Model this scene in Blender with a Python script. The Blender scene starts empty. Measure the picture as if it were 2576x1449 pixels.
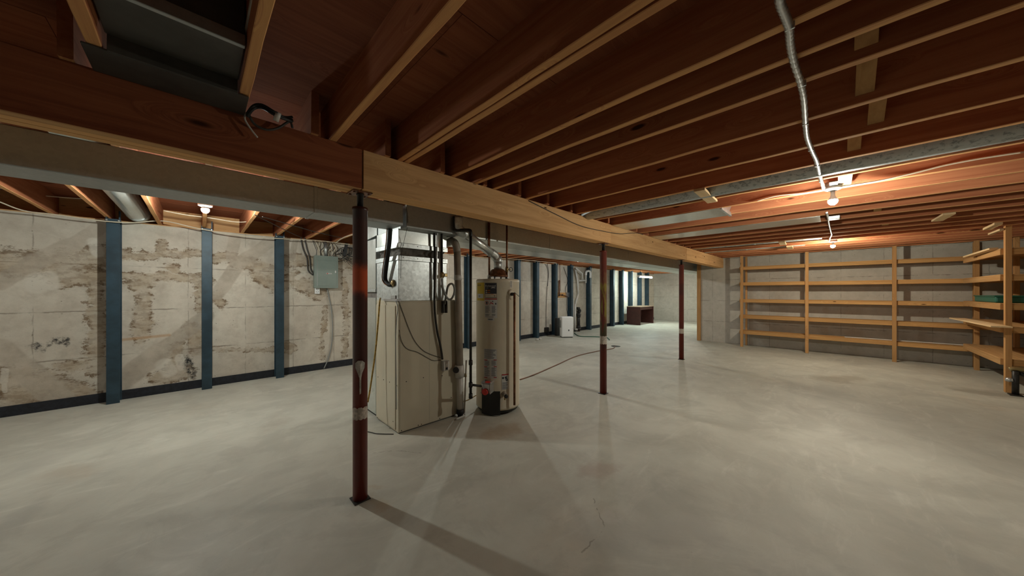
import bpy, bmesh, math, random
from mathutils import Vector, Matrix
random.seed(7)
S = bpy.context.scene
C = S.collection

# ------------------------------------------------------------------ camera
H = 1.35                        # camera height
TH = math.radians(45.4)         # direction the camera faces, from the +X axis (the main beam runs along X)
F = 800.0                       # focal length in pixels of the 2576 px wide frame
cam = bpy.data.objects.new('camera', bpy.data.cameras.new('camera'))
C.objects.link(cam)
cam.location = (0, 0, H)
cam.rotation_euler = (math.radians(90), 0, TH - math.radians(90))
cam.data.sensor_width = 36
cam.data.lens = 36 * F / 2576
cam.data.shift_y = 10.5 / 2576
cam.data.clip_start = 0.02
S.camera = cam
# ------------------------------------------------------------------ world, exposure
w = bpy.data.worlds.new('world'); S.world = w; w.use_nodes = True
w.node_tree.nodes['Background'].inputs[0].default_value = (0.75, 0.8, 1.0, 1)
w.node_tree.nodes['Background'].inputs[1].default_value = 0.0
S.view_settings.view_transform = 'Standard'
S.view_settings.look = 'None'
S.view_settings.exposure = 0.0
S.view_settings.gamma = 1.0
S.view_settings.use_curve_mapping = False
BULB = 1.0                      # overall lamp power
# ceiling bulbs: x, y, z, watts, colour
BULBS = [(3.86, 0.01, 2.125, 76, (1.0, 0.97, 0.84)),
         (7.9, 0.02, 2.155, 84, (1.0, 0.93, 0.74)),
         (0.05, 4.5, 2.185, 88, (0.95, 1.0, 0.93)),
         (3.95, 4.5, 2.165, 56, (0.96, 1.0, 0.93)),
         (7.9, 4.5, 2.185, 52, (0.92, 1.0, 0.99)),
         (13.8, 4.4, 2.145, 84, (0.98, 1.0, 0.88))]
ADDED_BULBS = [(-4.0, 4.5, 2.16, 66, (0.95, 1.0, 0.93))]  # unseen bulb added to brighten the floor on the left

# ------------------------------------------------------------------ geometry of the place from the camera's rays (metres)
FW = Vector((math.cos(TH), math.sin(TH), 0)); RT = Vector((math.sin(TH), -math.cos(TH), 0))
def ray(x, y):
    return FW + RT * ((x - 1288) / F) + Vector((0, 0, (735 - y) / F))
def P(x, y, X=None, Y=None, Z=None, D=None):
    r = ray(x, y)
    if X is not None: t = X / r.x
    elif Y is not None: t = Y / r.y
    elif Z is not None: t = (Z - H) / r.z
    else: t = D
    return Vector((0, 0, H)) + r * t

# ------------------------------------------------------------------ object helpers
def link(name, me, mat=None, parent=None):
    o = bpy.data.objects.new(name, me); C.objects.link(o)
    if mat is not None and me is not None and not me.materials: me.materials.append(mat)
    if parent is not None:
        o.parent = parent
        if o.parent.type == 'EMPTY' or True:
            o.matrix_parent_inverse = Matrix.Identity(4)
            o.location = -world_loc(parent)
    return o
def world_loc(o):
    v = Vector(o.location); p = o.parent
    while p is not None:
        v = v + Vector(p.location); p = p.parent
    return v
def tag(o, label=None, cat=None, group=None, kind=None):
    if label: o['label'] = label
    if cat: o['category'] = cat
    if group: o['group'] = group
    if kind: o['kind'] = kind
    return o
def empty(name, loc, label, cat, group=None):
    o = bpy.data.objects.new(name, None); C.objects.link(o)
    o.location = loc; o.empty_display_size = .1
    return tag(o, label, cat, group)

class MB:
    """collects shapes in world space, builds ONE mesh object"""
    def __init__(s): s.bm = bmesh.new()
    def box(s, x0, x1, y0, y1, z0, z1, bev=0.0, M=None, seg=1):
        r = bmesh.ops.create_cube(s.bm, size=1)
        vs = r['verts']
        for v in vs:
            v.co = Vector(((x0 + x1) / 2 + v.co.x * (x1 - x0), (y0 + y1) / 2 + v.co.y * (y1 - y0), (z0 + z1) / 2 + v.co.z * (z1 - z0)))
            if M is not None: v.co = M @ v.co
        if bev > 0:
            es = list({e for v in vs for e in v.link_edges})
            bmesh.ops.bevel(s.bm, geom=es, offset=bev, segments=seg, affect='EDGES', profile=.5)
        return s
    def obox(s, c, u, v, n, lu, lv, ln, bev=0.0):
        """box with axes u, v, n and full sizes lu, lv, ln about centre c"""
        u = Vector(u).normalized(); v = Vector(v).normalized(); n = Vector(n).normalized()
        M = Matrix.Translation(Vector(c)) @ Matrix((u, v, n)).transposed().to_4x4()
        return s.box(-lu/2, lu/2, -lv/2, lv/2, -ln/2, ln/2, bev, M)
    def bar(s, a, b, wd, ht, up=(0, 0, 1), bev=0.0):
        a = Vector(a); b = Vector(b); d = b - a
        u = d.normalized(); upv = Vector(up); n = (upv - u * upv.dot(u)).normalized(); v = n.cross(u)
        return s.obox((a + b) / 2, u, v, n, d.length, wd, ht, bev)
    def tube(s, pts, r, n=10, smooth=True, cap=True, sub=0):
        pts = [Vector(p) for p in pts]
        if sub: pts = spline(pts, sub)
        rad = r if isinstance(r, (list, tuple)) else [r] * len(pts)
        if len(rad) != len(pts): rad = [rad[0]] * len(pts)
        t0 = (pts[1] - pts[0]).normalized()
        a = t0.orthogonal().normalized()
        rings = []
        for i, p in enumerate(pts):
            if i == 0: t = pts[1] - pts[0]
            elif i == len(pts) - 1: t = pts[-1] - pts[-2]
            else: t = (pts[i+1] - pts[i]).normalized() + (pts[i] - pts[i-1]).normalized()
            if t.length < 1e-9: t = t0
            t = t.normalized()
            a = (a - t * a.dot(t))
            if a.length < 1e-6: a = t.orthogonal()
            a.normalize(); b = t.cross(a)
            rings.append([s.bm.verts.new(p + (a * math.cos(k * 2 * math.pi / n) + b * math.sin(k * 2 * math.pi / n)) * rad[i]) for k in range(n)])
        for i in range(len(rings) - 1):
            for k in range(n):
                f = s.bm.faces.new((rings[i][k], rings[i][(k+1) % n], rings[i+1][(k+1) % n], rings[i+1][k])); f.smooth = smooth
        if cap:
            s.bm.faces.new(list(reversed(rings[0]))); s.bm.faces.new(rings[-1])
        return s
    def lathe(s, c, prof, n=24, axis=(0, 0, 1), smooth=True):
        c = Vector(c); ax = Vector(axis).normalized()
        a = ax.orthogonal().normalized(); b = ax.cross(a); rings = []
        for (r, h) in prof:
            rings.append([s.bm.verts.new(c + ax * h + (a * math.cos(k * 2 * math.pi / n) + b * math.sin(k * 2 * math.pi / n)) * max(r, 1e-4)) for k in range(n)])
        for i in range(len(rings) - 1):
            for k in range(n):
                f = s.bm.faces.new((rings[i][k], rings[i][(k+1) % n], rings[i+1][(k+1) % n], rings[i+1][k])); f.smooth = smooth
        s.bm.faces.new(list(reversed(rings[0]))); s.bm.faces.new(rings[-1])
        return s
    def prism(s, pts, ext):
        """polygon pts extruded by vector ext"""
        a = [s.bm.verts.new(Vector(p)) for p in pts]; b = [s.bm.verts.new(Vector(p) + Vector(ext)) for p in pts]
        s.bm.faces.new(list(reversed(a))); s.bm.faces.new(b)
        for i in range(len(a)):
            j = (i + 1) % len(a); s.bm.faces.new((a[i], a[j], b[j], b[i]))
        return s
    def sphere(s, c, r, seg=20, rings=12, sc=(1, 1, 1)):
        rr = bmesh.ops.create_uvsphere(s.bm, u_segments=seg, v_segments=rings, radius=r)
        for v in rr['verts']:
            v.co = Vector((v.co.x * sc[0], v.co.y * sc[1], v.co.z * sc[2])) + Vector(c)
            for f in v.link_faces: f.smooth = True
        return s
    def build(s, name, mat, parent=None, label=None, cat=None, group=None, kind=None):
        bmesh.ops.recalc_face_normals(s.bm, faces=s.bm.faces)
        me = bpy.data.meshes.new(name); 
        # origin at the low centre of the shape
        if parent is None or True:
            cs = [v.co for v in s.bm.verts]
            o0 = Vector(((min(c.x for c in cs) + max(c.x for c in cs)) / 2, (min(c.y for c in cs) + max(c.y for c in cs)) / 2, min(c.z for c in cs)))
            for v in s.bm.verts: v.co -= o0
        s.bm.to_mesh(me); s.bm.free()
        o = bpy.data.objects.new(name, me); C.objects.link(o); me.materials.append(mat)
        if parent is not None:
            o.parent = parent; o.location = o0 - world_loc(parent)
        else: o.location = o0
        return tag(o, label, cat, group, kind)

def spline(pts, k):
    out = []; n = len(pts)
    for i in range(n - 1):
        p0 = pts[max(i-1, 0)]; p1 = pts[i]; p2 = pts[i+1]; p3 = pts[min(i+2, n-1)]
        for j in range(k):
            t = j / k
            out.append(.5 * ((2*p1) + (p2-p0)*t + (2*p0-5*p1+4*p2-p3)*t*t + (3*p1-p0-3*p2+p3)*t**3))
    out.append(pts[-1]); return out

# ------------------------------------------------------------------ materials
class NT:
    def __init__(s, name):
        m = bpy.data.materials.new(name); m.use_nodes = True
        s.m = m; s.t = m.node_tree; s.b = s.t.nodes['Principled BSDF']
    def n(s, ty, **kw):
        nd = s.t.nodes.new(ty)
        for k, v in kw.items():
            if k == 'op': nd.operation = v
            else: setattr(nd, k, v)
        return nd
    def l(s, a, b): s.t.links.new(a, b)
    def val(s, sock, v):
        if hasattr(v, 'node'): s.l(v, sock)
        else: sock.default_value = v
    def math(s, op, a, b=0.0, c=0.0, clamp=False):
        nd = s.n('ShaderNodeMath', op=op); nd.use_clamp = clamp
        s.val(nd.inputs[0], a); s.val(nd.inputs[1], b); s.val(nd.inputs[2], c); return nd.outputs[0]
    def vmath(s, op, a, b=(0, 0, 0), out=0):
        nd = s.n('ShaderNodeVectorMath', op=op); s.val(nd.inputs[0], a)
        if op == 'SCALE': s.val(nd.inputs[3], b)
        else: s.val(nd.inputs[1], b)
        return nd.outputs[1] if op in ('DOT_PRODUCT', 'LENGTH', 'DISTANCE') else nd.outputs[0]
    def mix(s, f, a, b, mode='MIX'):
        nd = s.n('ShaderNodeMix', data_type='RGBA', blend_type=mode)
        s.val(nd.inputs[0], f); s.val(nd.inputs[6], a); s.val(nd.inputs[7], b); return nd.outputs[2]
    def smooth(s, x, lo, hi, a=0.0, b=1.0):
        nd = s.n('ShaderNodeMapRange', interpolation_type='SMOOTHSTEP'); s.val(nd.inputs[0], x)
        nd.inputs[1].default_value = lo; nd.inputs[2].default_value = hi; nd.inputs[3].default_value = a; nd.inputs[4].default_value = b
        return nd.outputs[0]
    def pos(s):
        if not hasattr(s, '_p'): s._p = s.n('ShaderNodeNewGeometry').outputs['Position']
        return s._p
    def noise(s, vec, scale, detail=4, rough=.55, dist=0.0, col=False):
        nd = s.n('ShaderNodeTexNoise'); s.l(vec, nd.inputs['Vector'])
        nd.inputs['Scale'].default_value = scale; nd.inputs['Detail'].default_value = detail
        nd.inputs['Roughness'].default_value = rough; nd.inputs['Distortion'].default_value = dist
        return nd.outputs['Color' if col else 'Fac']
    def bump(s, h, strength=.3, dist=.01):
        nd = s.n('ShaderNodeBump'); s.l(h, nd.inputs['Height']); nd.inputs['Strength'].default_value = strength
        nd.inputs['Distance'].default_value = dist; s.l(nd.outputs[0], s.b.inputs['Normal'])
    def seg(s, p, A, B):
        """distance from point p to the segment A-B"""
        A = Vector(A); B = Vector(B); ba = B - A; L2 = max(ba.length_squared, 1e-6)
        pa = s.vmath('SUBTRACT', p, tuple(A))
        h = s.math('DIVIDE', s.vmath('DOT_PRODUCT', pa, tuple(ba)), L2, clamp=True)
        q = s.vmath('SCALE', tuple(ba), h)
        return s.vmath('DISTANCE', pa, q)
def col(r, g, b): return (r, g, b, 1)

def plain(name, c, rough=.5, metal=0.0, spec=.5, noise=0.0, nscale=20, bump=0.0):
    t = NT(name); t.b.inputs['Roughness'].default_value = rough; t.b.inputs['Metallic'].default_value = metal
    t.b.inputs['Specular IOR Level'].default_value = spec
    if noise or bump:
        f = t.noise(t.pos(), nscale, 5, .6)
        dk = tuple(x * (1 - noise) for x in c[:3]) + (1,); lt = tuple(min(1, x * (1 + noise)) for x in c[:3]) + (1,)
        t.l(t.mix(t.smooth(f, .3, .7), dk, lt), t.b.inputs['Base Color'])
        if bump: t.bump(f, bump, .004)
    else: t.b.inputs['Base Color'].default_value = c
    return t.m

def wood(name, axis, light, dark, knot=.5, rough=.85, kscale=1.0, var=.25, edge=None):
    """sawn softwood, grain along the given world axis"""
    t = NT(name); p = t.pos()
    oi = t.n('ShaderNodeObjectInfo')
    off = t.vmath('SCALE', (37.0, 17.0, 23.0), oi.outputs['Random'])
    p = t.vmath('ADD', p, off)
    sc = [14.0, 14.0, 14.0]; sc[axis] = .7
    g = t.vmath('MULTIPLY', p, tuple(sc))
    ks = [5.5 * kscale] * 3; ks[axis] = 1.7 * kscale
    kv = t.vmath('MULTIPLY', p, tuple(ks))
    vo = t.n('ShaderNodeTexVoronoi'); t.l(kv, vo.inputs['Vector']); vo.inputs['Scale'].default_value = 1.0
    kd = vo.outputs['Distance']
    keep = t.math('GREATER_THAN', t.n('ShaderNodeSeparateColor').outputs[0], 1.0)
    sep = t.n('ShaderNodeSeparateColor'); t.l(vo.outputs['Color'], sep.inputs[0])
    on = t.math('GREATER_THAN', sep.outputs[0], 1 - knot)
    size = t.math('MULTIPLY_ADD', sep.outputs[1], .11, .04)
    kn = t.math('MULTIPLY', t.math('SUBTRACT', 1.0, t.math('DIVIDE', kd, size), clamp=True), on)
    ring = t.math('MULTIPLY', t.smooth(kd, .1, .4, 1, 0), on)
    grain = t.noise(t.vmath('ADD', g, t.vmath('SCALE', (1.0, 1.0, 1.0), t.math('MULTIPLY', ring, 3.0))), 1.6, 6, .62, .6)
    fine = t.noise(g, 9.0, 3, .5)
    big = t.noise(p, .9, 3, .5)
    f = t.math('ADD', t.math('MULTIPLY', t.smooth(grain, .3, .72), .75), t.math('MULTIPLY', fine, .35))
    f = t.math('ADD', f, t.math('MULTIPLY_ADD', big, .6, -.35), clamp=True)
    c = t.mix(f, light, dark)
    v = t.math('MULTIPLY_ADD', oi.outputs['Random'], var, 1 - var / 2)
    hs = t.n('ShaderNodeHueSaturation'); t.l(v, hs.inputs['Value']); t.l(c, hs.inputs['Color'])
    kc = t.mix(t.math('MINIMUM', t.math('MULTIPLY', kn, 2.2), .9), hs.outputs[0], col(.035, .012, .005))
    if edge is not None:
        # light bounced off the floor, painted in: undersides get a paler colour than faces
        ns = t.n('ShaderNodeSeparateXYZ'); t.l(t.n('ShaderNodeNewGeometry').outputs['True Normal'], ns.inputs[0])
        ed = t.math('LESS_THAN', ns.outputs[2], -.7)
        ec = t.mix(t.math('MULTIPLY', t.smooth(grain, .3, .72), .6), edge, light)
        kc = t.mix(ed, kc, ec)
    t.l(kc, t.b.inputs['Base Color']); t.b.inputs['Roughness'].default_value = rough
    t.b.inputs['Specular IOR Level'].default_value = .06
    t.bump(t.math('ADD', grain, t.math('MULTIPLY', fine, .4)), .25, .003)
    return t.m

def metal(name, c, rough=.35, spangle=.25, scale=18, aniso=False):
    t = NT(name); p = t.pos()
    vo = t.n('ShaderNodeTexVoronoi'); t.l(p, vo.inputs['Vector']); vo.inputs['Scale'].default_value = scale * 3
    sep = t.n('ShaderNodeSeparateColor'); t.l(vo.outputs['Color'], sep.inputs[0])
    big = t.noise(p, 2.5, 4, .55)
    k = t.math('ADD', t.math('MULTIPLY_ADD', sep.outputs[0], spangle, 1 - spangle * .6), t.math('MULTIPLY_ADD', big, .3, -.15))
    cc = t.vmath('SCALE', c[:3], k)
    t.l(cc, t.b.inputs['Base Color']); t.b.inputs['Metallic'].default_value = .85
    r = t.math('MULTIPLY_ADD', big, .25, rough - .1); t.l(r, t.b.inputs['Roughness'])
    t.bump(t.math('ADD', t.noise(p, 3.0, 2, .5), t.math('MULTIPLY', sep.outputs[0], .02)), .15, .03)
    return t.m

def concrete(name, base, dark, ax, marks=None, seams=((1.12, .56), .61), seamdark=.75):
    """poured wall, form marks; ax = horizontal world axis index along the wall"""
    t = NT(name); p = t.pos(); xyz = t.n('ShaderNodeSeparateXYZ'); t.l(p, xyz.inputs[0])
    hz = xyz.outputs[ax]; z = xyz.outputs[2]
    n1 = t.noise(p, 1.3, 6, .6); n2 = t.noise(p, 9, 6, .65); n3 = t.noise(p, 60, 3, .6)
    f = t.math('ADD', t.math('MULTIPLY', t.smooth(n1, .3, .7), .55), t.math('MULTIPLY', t.smooth(n2, .3, .75), .45))
    c = t.mix(f, base, dark)
    # form seams: thin uneven darker lines
    wob = t.math('MULTIPLY_ADD', n2, .03, -.015)
    def line(v, period, offset, wid):
        q = t.math('ADD', t.math('ADD', v, offset), wob)
        q = t.math('PINGPONG', q, period / 2)
        return t.smooth(q, 0, wid, 1, 0)
    lh = line(z, .56, .28 * 2, .012); lv = line(hz, .61, .1, .009)
    brk = t.smooth(t.noise(p, 5, 3, .6), .38, .6)
    ln = t.math('MULTIPLY', t.math('MAXIMUM', lh, t.math('MULTIPLY', lv, .7)), brk)
    c = t.mix(t.math('MULTIPLY', ln, seamdark), c, col(.16, .13, .10))
    # bug holes and tie holes
    vo = t.n('ShaderNodeTexVoronoi'); t.l(p, vo.inputs['Vector']); vo.inputs['Scale'].default_value = 16
    sc_ = t.n('ShaderNodeSeparateColor'); t.l(vo.outputs['Color'], sc_.inputs[0])
    hole = t.math('MULTIPLY', t.smooth(vo.outputs['Distance'], .05, .13, 1, 0), t.math('GREATER_THAN', sc_.outputs[0], .72))
    c = t.mix(t.math('MULTIPLY', hole, .55), c, col(.12, .09, .06))
    if marks: c = marks(t, p, c)
    t.l(c, t.b.inputs['Base Color']); t.b.inputs['Roughness'].default_value = .9
    t.b.inputs['Specular IOR Level'].default_value = .2
    h = t.math('SUBTRACT', t.math('ADD', t.math('MULTIPLY', n2, .5), t.math('MULTIPLY', n3, .15)), t.math('ADD', t.math('MULTIPLY', ln, .25), t.math('MULTIPLY', hole, .4)))
    t.bump(h, .5, .012)
    return t.m

YW = 6.30                       # face of the long left wall
def left_marks(t, p, c):
    q = lambda x, y: tuple(P(x, y, Y=YW))
    wv = t.vmath('SCALE', t.vmath('SUBTRACT', t.noise(p, 2.2, 5, .6, col=True), (.5, .5, .5)), .28)
    wf = t.vmath('SCALE', t.vmath('SUBTRACT', t.noise(p, 12, 7, .75, col=True), (.5, .5, .5)), .22)
    flat = t.vmath('MULTIPLY', p, (1, 0, 1))
    fl = lambda a: (a[0], 0, a[2])
    pw = t.vmath('ADD', flat, t.vmath('MULTIPLY', t.vmath('SCALE', wv, .35), (1, 0, 1)))
    ps = t.vmath('ADD', flat, t.vmath('MULTIPLY', t.vmath('ADD', wv, wf), (1, 0, 1)))
    # brown weathering
    st = None
    for (a, b, wd) in STAINS:
        d = t.seg(ps, fl(q(*a)), fl(q(*b)))
        m = t.smooth(d, 0, wd * 1.9, 1, 0)
        st = m if st is None else t.math('MAXIMUM', st, m)
    flake = t.smooth(t.noise(t.vmath('MULTIPLY', p, (.8, 1, 1.7)), 11, 9, .78), .47, .56)
    soft = t.smooth(t.noise(p, 3.5, 5, .65), .35, .65)
    c = t.mix(t.math('MULTIPLY', t.smooth(st, .25, .6), t.math('MULTIPLY_ADD', soft, .5, .25)), c, col(.39, .30, .20))
    rim = t.math('MULTIPLY', t.smooth(st, .12, .34), t.smooth(st, .45, .85, 1, .35))
    c = t.mix(t.math('MULTIPLY', t.math('MULTIPLY', rim, flake), .9), c, col(.15, .095, .052))
    # pale efflorescence flecks everywhere in small amount
    fl2 = t.smooth(t.noise(p, 26, 6, .75), .62, .72)
    c = t.mix(t.math('MULTIPLY', fl2, .5), c, col(.2, .16, .11))
    c = t.mix(t.math('MULTIPLY', t.smooth(t.noise(p, 3.2, 7, .7), .5, .66), .35), c, col(.36, .31, .25))
    # trowelled repair bands
    pm = None
    for (a, b, wd) in BANDS:
        d = t.seg(pw, fl(q(*a)), fl(q(*b)))
        m = t.smooth(d, wd * .75, wd, 1, 0)
        pm = m if pm is None else t.math('MAXIMUM', pm, m)
    pc = t.mix(t.smooth(t.noise(p, 5, 5, .65), .3, .7), col(.50, .44, .36), col(.34, .29, .23))
    c = t.mix(t.math('MULTIPLY', pm, .75), c, pc)
    # white plaster daubs
    wm = None
    for (a, b, wd) in WHITES:
        d = t.seg(pw, fl(q(*a)), fl(q(*b)))
        m = t.smooth(d, wd * .6, wd, 1, 0)
        wm = m if wm is None else t.math('MAXIMUM', wm, m)
    c = t.mix(t.math('MULTIPLY', wm, .6), c, col(.66, .62, .54))
    bm_ = None
    for (a, b, wd) in BLACKS:
        d = t.seg(ps, fl(q(*a)), fl(q(*b)))
        m = t.smooth(d, wd * .2, wd, 1, 0)
        bm_ = m if bm_ is None else t.math('MAXIMUM', bm_, m)
    c = t.mix(t.math('MULTIPLY', bm_, t.smooth(t.noise(p, 22, 4, .7), .35, .6)), c, col(.03, .03, .03))
    d = t.seg(flat, fl(q(305, 855)), fl(q(425, 843)))
    c = t.mix(t.math('MULTIPLY', t.smooth(d, .004, .03, 1, 0), .55), c, col(.42, .22, .08))
    return c
BANDS = [((-10, 712), (90, 655), .09), ((90, 655), (180, 618), .10), ((180, 618), (248, 575), .08),
         ((300, 965), (400, 885), .13), ((400, 885), (520, 795), .10), ((545, 740), (600, 665), .10), ((600, 665), (690, 600), .10),
         ((745, 600), (735, 650), .05), ((0, 870), (60, 925), .10), ((60, 925), (150, 1005), .13), ((590, 600), (585, 650), .08)]
STAINS = [((-5, 648), (80, 660), .12), ((130, 670), (255, 650), .12), ((150, 695), (240, 700), .09), ((240, 700), (238, 930), .055),
          ((305, 640), (510, 636), .05), ((305, 690), (520, 700), .055), ((340, 715), (380, 710), .08), ((358, 720), (352, 840), .075),
          ((500, 700), (505, 780), .045), ((545, 745), (560, 765), .07), ((600, 660), (700, 680), .10), ((655, 690), (700, 715), .12),
          ((535, 650), (590, 640), .06), ((720, 655), (900, 668), .09), ((740, 700), (800, 740), .11), ((868, 700), (870, 890), .04),
          ((820, 770), (810, 900), .03), ((25, 950), (50, 1010), .11), ((120, 960), (215, 990), .11), ((170, 920), (245, 915), .06),
          ((440, 870), (425, 960), .06), ((480, 830), (500, 880), .08), ((395, 950), (470, 940), .08), ((540, 880), (690, 876), .03),
          ((60, 935), (130, 1020), .07), ((435, 670), (445, 675), .05), ((400, 610), (390, 640), .04), ((715, 870), (735, 880), .05)]
WHITES = [((95, 700), (92, 720), .10), ((120, 695), (128, 715), .08), ((410, 915), (425, 935), .09), ((450, 900), (455, 925), .06), ((750, 700), (765, 690), .05), ((235, 610), (245, 640), .06), ((8, 930), (8, 960), .03), ((8, 965), (9, 985), .02)]
BLACKS = [((98, 868), (120, 869), .05), ((140, 858), (165, 864), .06), ((470, 905), (480, 945), .07)]

WHITE_C = col(.80, .78, .74)
M = {}
M['wall_left'] = concrete('concrete_weathered', col(.66, .61, .52), col(.46, .41, .34), 0, left_marks)
M['wall_far'] = concrete('concrete_grey', col(.54, .51, .45), col(.40, .37, .32), 1)
M['wall_side'] = concrete('concrete_grey_side', col(.54, .51, .45), col(.40, .37, .32), 0)
def floor_mat():
    t = NT('floor_concrete'); p = t.pos()
    n1 = t.noise(p, .55, 6, .6, .4); n2 = t.noise(p, 2.4, 6, .65, .3); n3 = t.noise(p, 45, 4, .6)
    f = t.math('ADD', t.math('MULTIPLY', t.smooth(n1, .3, .7), .6), t.math('MULTIPLY', t.smooth(n2, .3, .7), .3))
    f = t.math('ADD', f, t.math('MULTIPLY', n3, .1))
    c = t.mix(f, col(.60, .59, .51), col(.42, .41, .35))
    # damp grey blotches and rust blush
    b = t.smooth(t.noise(p, .9, 5, .6, .8), .56, .72)
    c = t.mix(t.math('MULTIPLY', b, .55), c, col(.34, .335, .30))
    r = t.smooth(t.noise(t.vmath('ADD', p, (9, 3, 0)), .8, 4, .6), .6, .8)
    c = t.mix(t.math('MULTIPLY', r, .3), c, col(.50, .39, .28))
    # trowel streaks
    sw = t.noise(t.vmath('MULTIPLY', p, (.8, 2.6, 1)), 2.0, 6, .65, 1.2)
    c = t.mix(t.math('MULTIPLY', t.smooth(sw, .52, .72), .35), c, col(.70, .68, .60))
    pt_ = t.smooth(t.noise(t.vmath('ADD', p, (3, 8, 0)), 1.6, 9, .68, 1.0), .47, .60)
    c = t.mix(t.math('MULTIPLY', pt_, .35), c, col(.36, .35, .30))
    # stains round the heater, column feet and in the open floor
    ww = t.vmath('ADD', p, t.vmath('SCALE', t.vmath('SUBTRACT', t.noise(p, 3, 5, .65, col=True), (.5, .5, .5)), .5))
    fp = lambda x, y: tuple(P(x, y, Z=0))
    for (a, b2, wd, cc, k) in [((1290, 1075), (1250, 1090), .16, col(.36, .24, .13), .5), ((1490, 1195), (1530, 1185), .16, col(.36, .25, .2), .4),
                               ((1620, 1250), (1700, 1235), .28, col(.30, .29, .25), .35), ((2080, 955), (2150, 950), .25, col(.27, .23, .17), .5),
                               ((930, 1235), (960, 1255), .10, col(.42, .32, .2), .5), ((1500, 1340), (1750, 1330), .22, col(.36, .35, .32), .4),
                               ((690, 1070), (700, 1060), .2, col(.36, .32, .26), .4), ((2440, 985), (2560, 995), .25, col(.20, .17, .13), .5),
                               ((1460, 1330), (1560, 1300), .05, col(.60, .58, .54), .3), ((150, 1190), (200, 1185), .2, col(.42, .36, .28), .4),
                               ((1050, 1080), (1200, 1065), .22, col(.34, .31, .26), .3)]:
        m = t.smooth(t.seg(ww, fp(*a), fp(*b2)), wd * .2, wd, 1, 0)
        c = t.mix(t.math('MULTIPLY', m, k), c, cc)
    # hairline cracks
    for pts in [[(880, 1150), (960, 1137), (1010, 1133), (1060, 1140)], [(1460, 1390), (1520, 1330), (1490, 1250)]]:
        for a, b2 in zip(pts[:-1], pts[1:]):
            wl = t.vmath('ADD', p, t.vmath('SCALE', t.vmath('SUBTRACT', t.noise(p, 9, 3, .6, col=True), (.5, .5, .5)), .06))
            c = t.mix(t.math('MULTIPLY', t.smooth(t.seg(wl, fp(*a), fp(*b2)), .002, .006, 1, 0), .5), c, col(.15, .12, .09))
    sp = t.smooth(t.noise(p, 70, 2, .5), .70, .76)
    c = t.mix(t.math('MULTIPLY', sp, .3), c, col(.25, .22, .18))
    t.l(c, t.b.inputs['Base Color'])
    t.l(t.math('MULTIPLY_ADD', n2, .3, .42), t.b.inputs['Roughness'])
    t.b.inputs['Specular IOR Level'].default_value = .35
    t.bump(t.math('ADD', n2, t.math('MULTIPLY', n3, .12)), .12, .02)
    return t.m
M['floor'] = floor_mat()
JL, JD = col(.47, .19, .09), col(.32, .105, .05)  # joist faces darkened and reddened to stand for shade in the bays
EDGE = col(.76, .42, .18)  # pale underside tone standing in for light bounced off the floor
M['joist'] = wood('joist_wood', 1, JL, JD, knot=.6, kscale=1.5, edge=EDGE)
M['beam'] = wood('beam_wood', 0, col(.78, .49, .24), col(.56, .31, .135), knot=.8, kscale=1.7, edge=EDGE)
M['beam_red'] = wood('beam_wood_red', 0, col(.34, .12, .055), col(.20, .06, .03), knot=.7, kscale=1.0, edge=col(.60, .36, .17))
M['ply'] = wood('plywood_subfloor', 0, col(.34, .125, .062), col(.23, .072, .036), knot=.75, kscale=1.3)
M['wood_x'] = wood('pale_board_x', 0, col(.60, .36, .16), col(.44, .24, .10), knot=.5)
M['wood_y'] = wood('shelf_board_y', 1, col(.60, .35, .14), col(.44, .23, .09), knot=.5)
M['wood_z'] = wood('stud_z', 2, col(.58, .33, .14), col(.42, .22, .09), knot=.5)
M['pale_wood'] = wood('pale_block', 0, col(.72, .54, .32), col(.58, .40, .22), knot=.2)
M['galv'] = metal('galvanised_steel', (.62, .66, .66), .38, .3, 14)
def spotted():
    t = NT('spotted_steel'); p = t.pos()
    n = t.smooth(t.noise(t.vmath('MULTIPLY', p, (1.6, 1, 1.6)), 26, 5, .7), .53, .60)
    t.l(t.mix(t.math('MULTIPLY', n, .65), col(.50, .53, .52), col(.16, .17, .17)), t.b.inputs['Base Color'])
    t.b.inputs['Metallic'].default_value = .35; t.b.inputs['Roughness'].default_value = .45
    return t.m
M['galv_spangle'] = spotted()
M['duct'] = metal('duct_steel', (.40, .42, .42), .5, .10, 20)
M['duct_dark'] = plain('dull_dark_steel', col(.085, .080, .072), .55, .3, noise=.2, nscale=6)
M['duct_mid'] = metal('duct_steel_mid', (.50, .52, .49), .36, .10, 20)
M['duct_bright'] = metal('bright_duct_steel', (.72, .76, .74), .30, .08, 20)
M['steel_blue'] = plain('blue_grey_steel_paint', col(.024, .050, .070), .5, .2, noise=.25, nscale=6)
M['tar'] = plain('black_damp_proofing', col(.010, .012, .018), .6, noise=.5, nscale=25, bump=.4)
M['black'] = plain('black_paint', col(.012, .012, .012), .45)
M['black_rubber'] = plain('black_rubber', col(.018, .018, .018), .6)
M['iron'] = plain('black_iron', col(.022, .020, .018), .45, .3, noise=.4, nscale=40)
M['copper'] = plain('old_copper', col(.20, .085, .04), .45, .6, noise=.45, nscale=30)
M['brass'] = plain('brass', col(.35, .26, .12), .4, .8)
M['cabinet'] = plain('beige_enamel', col(.58, .53, .41), .42, noise=.04, nscale=3)
M['heater'] = plain('cream_enamel', col(.60, .54, .42), .33, noise=.04, nscale=4)
M['pvc_grey'] = plain('aged_pvc', col(.34, .29, .235), .5, noise=.12, nscale=8)
M['pvc_white'] = plain('white_pvc', col(.62, .60, .56), .4, noise=.08, nscale=8)
M['white'] = plain('white_plastic', col(.78, .79, .78), .4)
M['paper'] = plain('white_label', col(.56, .56, .53), .6)
M['ink'] = plain('dark_print', col(.035, .035, .045), .7)
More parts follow.
